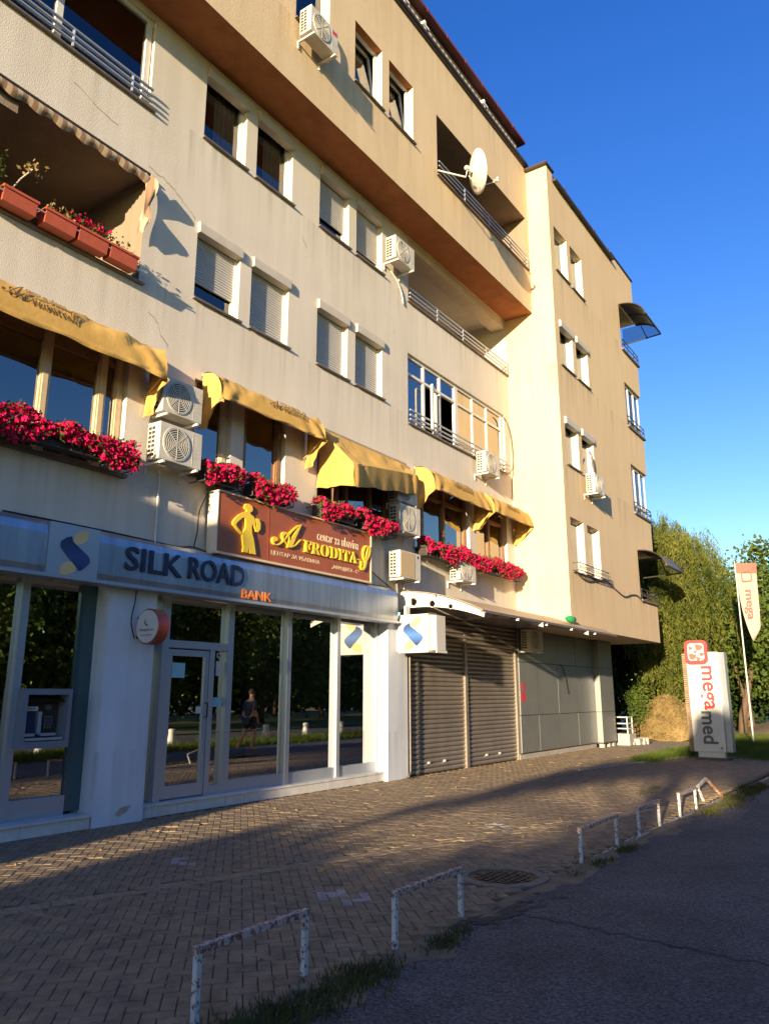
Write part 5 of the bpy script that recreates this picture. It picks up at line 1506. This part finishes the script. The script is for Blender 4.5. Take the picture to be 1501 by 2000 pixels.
plan([(SX - .05, -3.66), (SX - .05, -4.46), (SX + .4, -4.46), (SX + .4, -3.66)], -.05, .06, M['basec'], 'base')
def rrect(w_, h, r, n=5):
    out = []
    for cx_, cy_, a0 in ((w_ - r, h - r, 0), (r, h - r, 90), (r, r, 180), (w_ - r, r, 270)):
        for k in range(n + 1): a = R(a0 + 90 * k / n); out.append((cx_ + r * math.cos(a), cy_ + r * math.sin(a)))
    return out
EM = frame((SX - .05, -3.62, 2.36), (0, -1, 0), (0, 0, 1))
q = MB(); q.prism(rrect(.56, .62, .13), lambda a, b, d: EM @ Vector((a, b, d)), -.22, .0); q.build('emblem', M['megared'], py)
q = MB(); q.prism(rrect(.40, .44, .08), lambda a, b, d: EM @ Vector((a + .08, b + .10, d)), .0005, .006); q.build('emblem_face', M['signwhite'], py)
q = MB()
for (cx_, cy_, r_) in ((.36, .44, .10), (.19, .21, .10), (.42, .26, .06), (.15, .42, .055), (.33, .15, .06), (.27, .33, .045)):
    q.prism([(cx_ + r_ * (1 + .3 * math.sin(k * 2.4)) * math.cos(k * .7), cy_ + .8 * r_ * (1 + .3 * math.cos(k * 1.9)) * math.sin(k * .7)) for k in range(9)], lambda a, b, d: EM @ Vector((a, b, d)), .006, .0085)
q.build('emblem_marks', M['emred'], py)
# lettering reads downwards
TM = lambda y, z: frame((SX - .002, y, z), (0, 0, -1), (0, -1, 0))
text_mesh("mega", TM(-3.86, 2.32), 1.10, .38, .004, mat=M['megared'], parent=py, bold=.02)
text_mesh("med", TM(-3.88, 1.19), .80, .36, .004, mat=M['grey'], parent=py, bold=.02)
text_mesh("+", TM(-4.27, .33), .07, .07, .004, mat=M['grey'], parent=py, bold=.02)
text_mesh("p o l y c l i n i c", TM(-3.76, 1.25), .80, .05, .002, mat=M['acg'], parent=py)

# feather flag
fl = thing('feather_flag', (27.5, -3.97, 0), 'tall faded feather flag on a thin pole behind the pylon sign', 'flag')
q = MB(); q.tube([(27.5, -3.97, -.05), (27.5, -3.97, 3.2), (27.5, -3.97, 5.95)], [.03, .024, .016], 8); q.build('pole', M['steel'], fl)
def fw(u, v): 
    wd = .62 * (1 - .35 * v) if v < .85 else .62 * (.70) * (1 - (v - .85) / .15 * .9)
    return (27.5 + .06 * math.sin(v * 7 + u * 2) * u, -4.0 - wd * u - .28 * (v > 2), 5.87 - 2.65 * v)
def fw2(u, v):
    l = -3.99 - .30 * v * v * v; r = -4.62 + .10 * v
    if v > .82: r += (v - .82) * 1.4
    return (27.5 + .05 * math.sin(v * 8 + u * 3) * u, l + (r - l) * u, 5.87 - 2.6 * v - .05 * u)
q = MB(); q.grid(fw2, 8, 30); q.build('cloth', M['flag'], fl, smooth=True)
q = MB(); q.grid(lambda u, v: Vector(fw2(u, v * .13)) + Vector((-.012, 0, 0)), 8, 5); q.build('top_band', M['flagred'], fl, smooth=True)
text_mesh("mega", frame((27.40, -4.14, 4.95), (0, 0, -1), (0, -1, 0)), .95, .24, .001, mat=M['flagred'], parent=fl)
q = MB(); 
EM2 = frame((27.44, -4.14, 5.22), (0, -1, 0), (0, 0, 1))
outer, inner = rrect(.32, .36, .07), [(a * .8 + .032, b * .8 + .036) for a, b in rrect(.32, .36, .07)]
for i in range(len(outer)):
    j = (i + 1) % len(outer); q.face([EM2 @ Vector((*outer[i], 0)), EM2 @ Vector((*outer[j], 0)), EM2 @ Vector((*inner[j], 0)), EM2 @ Vector((*inner[i], 0))])
q.build('emblem', M['flagred'], fl)

# steel railing on a concrete stub
rl = thing('guard_rail', (25.9, -.2, 0), 'white tubular steel guard rail on a concrete stub behind the grey pillar', 'railing')
q = MB(); q.box(25.8, 26.5, -.58, .2, 0, .36); q.build('stub', M['concrete'], rl)
q = MB()
for z in (.52, .68, .88): q.tube([(25.9, .6, z), (25.9, -.5, z), (26.4, -.5, z)], .022, 8)
for p in ((25.9, -.5), (25.9, -.1), (26.4, -.5)): q.tube([(*p, .34), (*p, .9)], .022, 8)
q.build('rail', M['steel'], rl)

# ------------------------------------------------------------------ vegetation
def tree(name, x, y, h, cr, th, label, leaf, n=6000, size=.2, trunk_r=.16, lean=(0, 0), group=None, flat=1.0, clusters=60, zlow=None, seed=0, sig=.26):
    t = thing(name, (x, y, 0), label, 'tree', group)
    lr = random.Random(seed + int(x * 7 + y * 13))
    q = MB(); top = Vector((x + lean[0], y + lean[1], h * .75))
    base = Vector((x, y, -.1)); fork = base.lerp(top, th / h)
    q.tube([base, base.lerp(fork, .5) + Vector((lr.uniform(-.1, .1), lr.uniform(-.1, .1), 0)), fork, top], [trunk_r * 1.25, trunk_r, trunk_r * .85, trunk_r * .25], 9)
    c0 = Vector((x + lean[0], y + lean[1], (h + (zlow if zlow is not None else th)) / 2)); rz = (h - (zlow if zlow is not None else th)) / 2
    cc = []
    for i in range(clusters):
        while True:
            p = Vector((lr.uniform(-1, 1), lr.uniform(-1, 1), lr.uniform(-1, 1)))
            if .25 < p.length < 1: break
        p = p * lr.uniform(.85, 1.05)
        cc.append((c0.x + p.x * cr, c0.y + p.y * cr, c0.z + p.z * rz * flat))
    for i in range(9):
        e = Vector(cc[lr.randrange(len(cc))]); q.tube([fork.lerp(top, lr.uniform(0, .6)), fork.lerp(e, .5) + Vector((0, 0, .2)), e], [trunk_r * .4, trunk_r * .25, trunk_r * .08], 6)
    q.build('trunk', M['bark'], t, smooth=True)
    C = np.array(cc); idx = nr.integers(0, len(C), n)
    s = cr * sig
    P_ = C[idx] + nr.normal(0, 1, (n, 3)) * np.array([s, s, s * .6])
    P_ = P_[P_[:, 2] > .2]
    quads('crown', leaf_quads(P_, size, aspect=.7), M[leaf], t, kind='stuff')
    return t


# unseen trees and leaf mass up-sun, added to shade road and half the pavement
TU = 'street trees on the verge behind the camera'
tree('street_tree', -20.5, -15.3, 7.0, 1.6, 1.0, 'round street tree with a dense low crown behind the camera', 'leafC', n=13000, size=.36, clusters=90, zlow=.2, group=TU)
wt2 = thing('street_tree', (-20, -12.2, 0), 'unseen street tree behind the camera, crown shaped to cast the pavement shade', 'tree', TU)
q = MB(); q.tube([(-20, -12.6, -.1), (-20, -12.5, 2.2), (-20, -12.2, 4.0), (-20, -13.0, 6.0)], [.22, .18, .14, .06], 9)
for n_, z_ in ((9.6, 4.05), (10.9, 4.65), (12.0, 4.9), (13.4, 6.2)): q.tube([(-20, -12.3, 3.8), (-20, -(n_ + 12.3) / 2, (z_ + 3.8) / 2 + .05), (-20, -n_, z_)], [.10, .06, .03], 6)
q.build('trunk', M['bark'], wt2, smooth=True)
CL = [(9.15, 3.87, .10), (9.6, 4.03, .14), (9.95, 4.28, .22), (10.4, 4.52, .30), (10.9, 4.72, .34), (11.4, 4.86, .34), (11.9, 4.92, .32), (12.35, 5.02, .30), (12.8, 5.15, .34), (13.0, 5.7, .36), (13.3, 6.2, .38), (13.8, 5.4, .55), (14.2, 6.0, .5)]  # crown clumps shaped to leave a sunlit slit on the pavement
W_ = np.array([c[2] ** 1.6 for c in CL]); idx = nr.choice(len(CL), 15000, p=W_ / W_.sum()); C_ = np.array(CL)[idx]
D_ = nr.normal(size=(15000, 3)); D_ /= np.linalg.norm(D_, axis=1)[:, None]; D_ *= (nr.uniform(0, 1, 15000) ** .4)[:, None]
quads('crown', leaf_quads(np.c_[-20 + D_[:, 0] * 1.2, -(C_[:, 0] + D_[:, 1] * C_[:, 2] * 1.2), C_[:, 1] + D_[:, 2] * C_[:, 2]], .17, aspect=.7), M['leafC'], wt2, kind='stuff')
hd = thing('shade_hedge', (-20, -11, 0), 'unseen leaf mass added behind the camera to shade the pavement', 'shade_hedge')  # invented leaf mass, its top line shaped to cast the pavement shade
hn = nr.uniform(7.25, 15.5, 24000); ht_ = np.interp(hn, [7.25, 7.5, 7.9, 10, 12.9, 15.5], [2.9, 3.35, 3.50, 3.38, 4.0, 4.4]) + .05 * np.sin(hn * 9)
quads('foliage', leaf_quads(np.c_[nr.uniform(-21, -19, 24000), -hn, nr.uniform(0, 1, 24000) * ht_], .22, aspect=.7), M['leafC'], hd, kind='stuff')
nb = thing('neighbour_building', (-16, 1, 0), 'two storey flat roofed neighbour building left of the frame', 'building')
q = MB(); zc = 6.42; q.box(-26, -10, -4.38, 11, 0, zc); q.build('wall', M['neigh'], nb)
q = MB(); q.box(-26.1, -10.02, -4.36, 11.1, zc, zc + .04); q.build('roof', M['dark'], nb)
q = MB()
for i in range(5): q.box(-24.5 + i * 2.8, -23.1 + i * 2.8, -4.40, -4.37, 1.0, 2.4); q.box(-24.5 + i * 2.8, -23.1 + i * 2.8, -4.40, -4.37, 4.0, 5.4)
q.build('window', M['void'], nb)

# trees across the road, seen in the bank's glass
M['leafR'] = leafmat('sunny_leaf', (.045, .085, .018), (.19, .25, .06), 1.3, .45)
TR = 'trees across the road mirrored in the bank glass'
pos = [(9.4, -13.4, 7.4, 2.6, 2.3), (27, -19.0, 8.5, 2.8, 2.6), (20, -23, 9.5, 4.2, 2.6), (27, -24.5, 10.5, 4.6, 2.6), (34, -23, 9.5, 4.4, 2.4), (42, -25, 11, 4.8, 2.6), (13, -24, 9.0, 4.2, 2.4), (50, -24, 10, 4.8, 2.6), (58, -27, 11, 5, 2.4), (30, -31, 12, 5, 2), (45, -32, 13, 5.5, 2), (18, -31, 11.5, 5, 2), (70, -28, 12, 6, 2), (6, -27, 10, 4.5, 2.2)]
TL = ['verge tree with a leaning trunk opposite the cash machine', 'verge tree opposite the middle bank pane', 'broad tree across the road opposite the bank door', 'tall tree across the road, mirrored in the middle panes', 'bushy tree across the road, mirrored near the projecting sign', 'large tree far across the road', 'round tree across the road left of the broad one', 'tree far along the opposite side of the road', 'tree at the far end of the opposite row', 'back row tree, tallest behind the tall one', 'back row tree with the widest crown', 'back row tree behind the broad one', 'most distant tree across the road', 'tree across the road nearest the camera']
for i, (x, y, h, r, th) in enumerate(pos):
    tree('roadside_tree', x, y, h, r, th, TL[i], ('leafR', 'leafB', 'leafA')[i % 3], n=(16000 if i < 2 else 9000 if i < 9 else 5000), size=(.17 if i < 2 else .26 + .02 * r), group=TR, lean=(.5, .3) if i == 0 else (0, 0), zlow=th if i < 2 else 1.2)
k = 26000
tag(quads('treeline', leaf_quads(np.c_[nr.uniform(-30, 150, k), nr.uniform(-48, -42, k), nr.uniform(0, 1, k) ** .8 * (6 + 2 * np.sin(np.linspace(0, 40, k)))], .9, aspect=.7), M['leafC']), kind='stuff')
BG = 'white concrete bollards along the verge'
bl0 = None
for i in range(8):
    x = 12.5 + i * 2.2
    if bl0 is None:
        bl0 = thing('bollard', (0, 0, 0), '', 'bollard', BG)
        q = MB(); lathe(q, (0, 0, 0), (0, 0, .55), [(0, .17), (.06, .17), (.12, .15), (.8, .10), (.9, .115), (1, .09)], 14); q.build('post', M['signwhite'], bl0, smooth=True, local=True)
        q = MB(); q.disc((0, 0, -.03), (0, 0, 1), .22, 14, .06); q.build('foot', M['concrete'], bl0, local=True); c = bl0
    else: c = copy_tree(bl0)
    c.location = (x, -10.75, .0); c['label'] = 'white tapered concrete bollard mirrored in the bank glass'

# willow behind the wing
wt = thing('willow_tree', (31.5, -.6, 0), 'weeping willow with long hanging yellow green strands behind the wing', 'tree')
q = MB(); q.tube([(31.5, -.4, -.1), (31.4, -.6, 2.5), (31.6, -.8, 5.0), (31.3, -.8, 7.2)], [.20, .16, .13, .07], 10)
for i in range(14):
    a = i * 2 * math.pi / 14; q.tube([(31.5, -.7, 4.0 + (i % 3)), (31.5 + 1.0 * math.cos(a), -.7 + 1.0 * math.sin(a), 6.6), (31.5 + 1.7 * math.cos(a), -.7 + 1.7 * math.sin(a), 6.7)], [.12, .06, .02], 6)
q.build('trunk', M['bark'], wt, smooth=True)
PW = []
for bnch in range(120):
    a0 = nr.uniform(0, 2 * np.pi); r0 = 2.05 * math.sqrt(nr.uniform(.03, 1)) * (1 + .15 * math.sin(3 * a0)); top0 = 8.3 - .34 * r0 * r0 + nr.normal(0, .3)
    low = nr.uniform(1.6, 4.2); Lb = nr.uniform(1.6, 4.8); sw0 = nr.normal(0, .12, 2)
    for i in range(17):
        a = a0 + nr.normal(0, .07); rr = r0 + nr.normal(0, .09)
        zt = top0 + nr.normal(0, .16); zb = max(low + nr.normal(0, .3), zt - Lb * nr.uniform(.6, 1.1))
        m_ = int(max(zt - zb, .3) / .10) + 1
        tt = np.linspace(0, 1, m_); out = .45 * np.sin(np.minimum(tt * 2.2, 1.57))
        PW.append(np.c_[31.5 + (rr - .35 + out) * math.cos(a) + sw0[0] * tt + nr.normal(0, .028, m_), -.75 + (rr - .35 + out) * math.sin(a) + sw0[1] * tt + nr.normal(0, .028, m_), zt + .18 * np.sin(np.minimum(tt * 5, 3.14)) - (zt - zb) * tt])
for i in range(420):
    a = nr.uniform(1.9, 4.4); rr = nr.uniform(.4, 1.7); zt = nr.uniform(4.0, 6.0); zb = nr.uniform(1.3, 2.6); m_ = int((zt - zb) / .10)
    tt = np.linspace(0, 1, m_)
    PW.append(np.c_[31.5 + rr * math.cos(a) + nr.normal(0, .03, m_), -.75 + rr * math.sin(a) + nr.normal(0, .03, m_), zt - (zt - zb) * tt])
PW = np.concatenate(PW)
quads('crown', leaf_quads(PW, .16, aspect=.20, down=1.8), M['willow'], wt, kind='stuff')
# dark growth deeper behind the wing
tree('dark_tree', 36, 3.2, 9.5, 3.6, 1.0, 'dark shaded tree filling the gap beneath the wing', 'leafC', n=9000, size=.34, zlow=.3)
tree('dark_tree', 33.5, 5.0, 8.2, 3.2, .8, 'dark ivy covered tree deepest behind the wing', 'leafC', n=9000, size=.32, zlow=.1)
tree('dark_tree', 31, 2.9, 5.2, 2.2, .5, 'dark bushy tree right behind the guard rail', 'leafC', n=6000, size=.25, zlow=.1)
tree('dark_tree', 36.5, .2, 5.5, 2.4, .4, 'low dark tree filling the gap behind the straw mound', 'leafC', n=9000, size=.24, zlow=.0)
tree('dark_tree', 41, -1.0, 6.0, 2.8, .4, 'second low dark tree further behind the straw mound', 'leafC', n=9000, size=.26, zlow=.0)
tree('leafy_tree', 39, -3.0, 8.6, 2.9, 1.6, 'bright leafy tree right of the feather flag', 'leafB', n=9000, size=.19, zlow=1.8, clusters=42, sig=.15)
tree('leafy_tree', 36.5, -2.3, 5.9, 2.0, 1.3, 'middling green tree between the willow and the flag', 'leafA', n=7000, size=.18, zlow=1.4, lean=(.2, -.2), clusters=42, sig=.15)
tree('leafy_tree', 44, -5.4, 9.5, 3.3, 1.6, 'tall tree at the right edge with gaps of sky', 'leafB', n=8000, size=.21, zlow=2.0, clusters=42, sig=.15)
tree('leafy_tree', 46, -.5, 8.5, 3.6, .8, 'broad green tree behind the willow', 'leafA', n=8000, size=.30, zlow=.8)
tree('leafy_tree', 56, -4.0, 8.5, 4.5, .8, 'distant green tree closing the view under the flag', 'leafC', n=8000, size=.34, zlow=.5)
tk = thing('leaning_tree', (33.6, -2.75, 0), 'leaning bare trunk with a forked limb beside the flag pole', 'tree')
q = MB(); q.tube([(33.6, -2.55, -.1), (33.6, -2.62, .8), (33.6, -2.85, 1.6), (33.6, -3.1, 2.6)], [.19, .15, .13, .10], 9); q.tube([(33.6, -2.8, 1.4), (33.6, -2.6, 2.1), (33.5, -2.55, 2.7)], [.09, .07, .05], 7); q.build('trunk', M['bark'], tk, smooth=True)
P_ = nr.normal((33.8, -3.1, 4.0), (.9, .7, .9), (3800, 3)); quads('crown', leaf_quads(P_, .2), M['leafB'], tk, kind='stuff')
# mound of dry growth
md = thing('straw_mound', (30.2, -.5, 0), 'golden mound of dried vines beside the path', 'mound')
q = MB()
def mo(u, v):
    a = 2 * math.pi * u; r = 1.25 * v
    k = 1 + .12 * math.sin(3 * a + 1) + .06 * math.sin(7 * a)
    return (30.3 + r * k * math.cos(a) * 1.2, -.62 + r * k * math.sin(a), max(-.05, 1.5 * (1 - v ** 2.0)) + .07 * math.sin(a * 5) * v)
q.grid(mo, 40, 14); q.build('heap', M['straw'], md, smooth=True)
A = []
for i in range(9000):
    u, v = nr.uniform(0, 1), math.sqrt(nr.uniform(0, 1)); p = mo(u, v); A.append((p[0] + nr.normal(0, .05), p[1] + nr.normal(0, .05), p[2] + nr.uniform(-.02, .1)))
quads('straw', leaf_quads(np.array(A), .16, aspect=.14), M['straw'], md, kind='stuff')
bs = thing('shrub', (28.6, .25, 0), 'small bright green shrub left of the straw mound', 'shrub')
P_ = nr.normal((29.2, .1, 1.25), (.25, .2, .42), (1500, 3)); quads('foliage', leaf_quads(P_, .11, aspect=.4), M['leafB'], bs, kind='stuff')
# dirt bank behind the pylon
q = MB(); q.grid(lambda u, v: (32 + 12 * v, -9 + 7.2 * u, .02 + .75 * math.sin(math.pi * min(1, v * 1.1)) * (math.sin(math.pi * u) ** .7) + .05 * math.sin(u * 17 + v * 9)), 40, 20)
tag(q.build('dirt_bank', M['soil'], smooth=True), kind='structure')
q = MB()
for i in range(7): q.box(26.3 + rnd.uniform(-.2, .6), 26.5 + rnd.uniform(.2, .5), -.7 + rnd.uniform(-.2, .1), -.5 + rnd.uniform(-.1, .2), 0, rnd.uniform(.08, .25))
tag(q.build('rubble', M['concrete']), kind='stuff')

# ------------------------------------------------------------------ passer-by seen only in the glass
def skinned(name, verts, edges, radii, m, parent, root=0):
    me = bpy.data.meshes.new(name); me.from_pydata(verts, edges, [])
    o = bpy.data.objects.new(name, me); col.objects.link(o); attach(o, parent)
    me.materials.append(m)
    md_ = o.modifiers.new('skin', 'SKIN'); md_.use_smooth_shade = True
    for i, r in enumerate(radii):
        me.skin_vertices[0].data[i].radius = (r, r) if not isinstance(r, tuple) else r
        me.skin_vertices[0].data[i].use_root = (i == root)
    s = o.modifiers.new('sub', 'SUBSURF'); s.levels = 1; s.render_levels = 2
    return o
pe = thing('person', (16.9, -7.3, 0), 'passer-by in dark shirt and shorts walking away, mirrored in the bank glass', 'person')
def pv(x, y, z): return (16.9 + x, -7.3 + y, z)
V_ = [pv(0, 0, .92), pv(0, 0, 1.15), pv(.03, 0, 1.38), pv(.05, 0, 1.47), pv(.06, 0, 1.60), pv(.08, 0, 1.70),
      pv(0, .18, 1.38), pv(-.03, .24, 1.12), pv(.08, .24, .88), pv(.12, .24, .78),
      pv(0, -.18, 1.38), pv(0, -.25, 1.12), pv(-.02, -.24, .88), pv(.02, -.24, .78),
      pv(0, .10, .86), pv(.10, .11, .48), pv(-.02, .11, .10), pv(.13, .12, .05),
      pv(0, -.10, .86), pv(-.10, -.11, .48), pv(-.34, -.11, .14), pv(-.24, -.12, .05)]
E_ = [(0, 1), (1, 2), (2, 3), (3, 4), (4, 5), (2, 6), (6, 7), (7, 8), (8, 9), (2, 10), (10, 11), (11, 12), (12, 13), (0, 14), (14, 15), (15, 16), (16, 17), (0, 18), (18, 19), (19, 20), (20, 21)]
R_ = [.14, .13, .13, .055, .085, .07, .06, .043, .033, .03, .06, .043, .033, .03, .088, .058, .04, .04, .088, .058, .04, .04]
skinned('body', V_, E_, R_, M['skin'], pe)
skinned('shirt', V_[:3] + [V_[6], V_[7], V_[10], V_[11]], [(0, 1), (1, 2), (2, 3), (3, 4), (2, 5), (5, 6)], [.165, .155, .155, .075, .058, .075, .058], M['shirt'], pe)
skinned('shorts', [V_[0], V_[14], pv(.07, .11, .60), V_[18], pv(-.07, -.11, .60)], [(0, 1), (1, 2), (0, 3), (3, 4)], [.165, .11, .095, .11, .095], M['shirt'], pe)
q = MB(); q.grid(lambda u, v: (16.9 + .045 + .10 * math.sin(v * 1.9) * math.cos(6.283 * u), -7.3 + .09 * math.sin(v * 1.9) * math.sin(6.283 * u), 1.66 + .115 * math.cos(v * 1.9)), 16, 8); q.build('hair', M['hair'], pe, smooth=True)
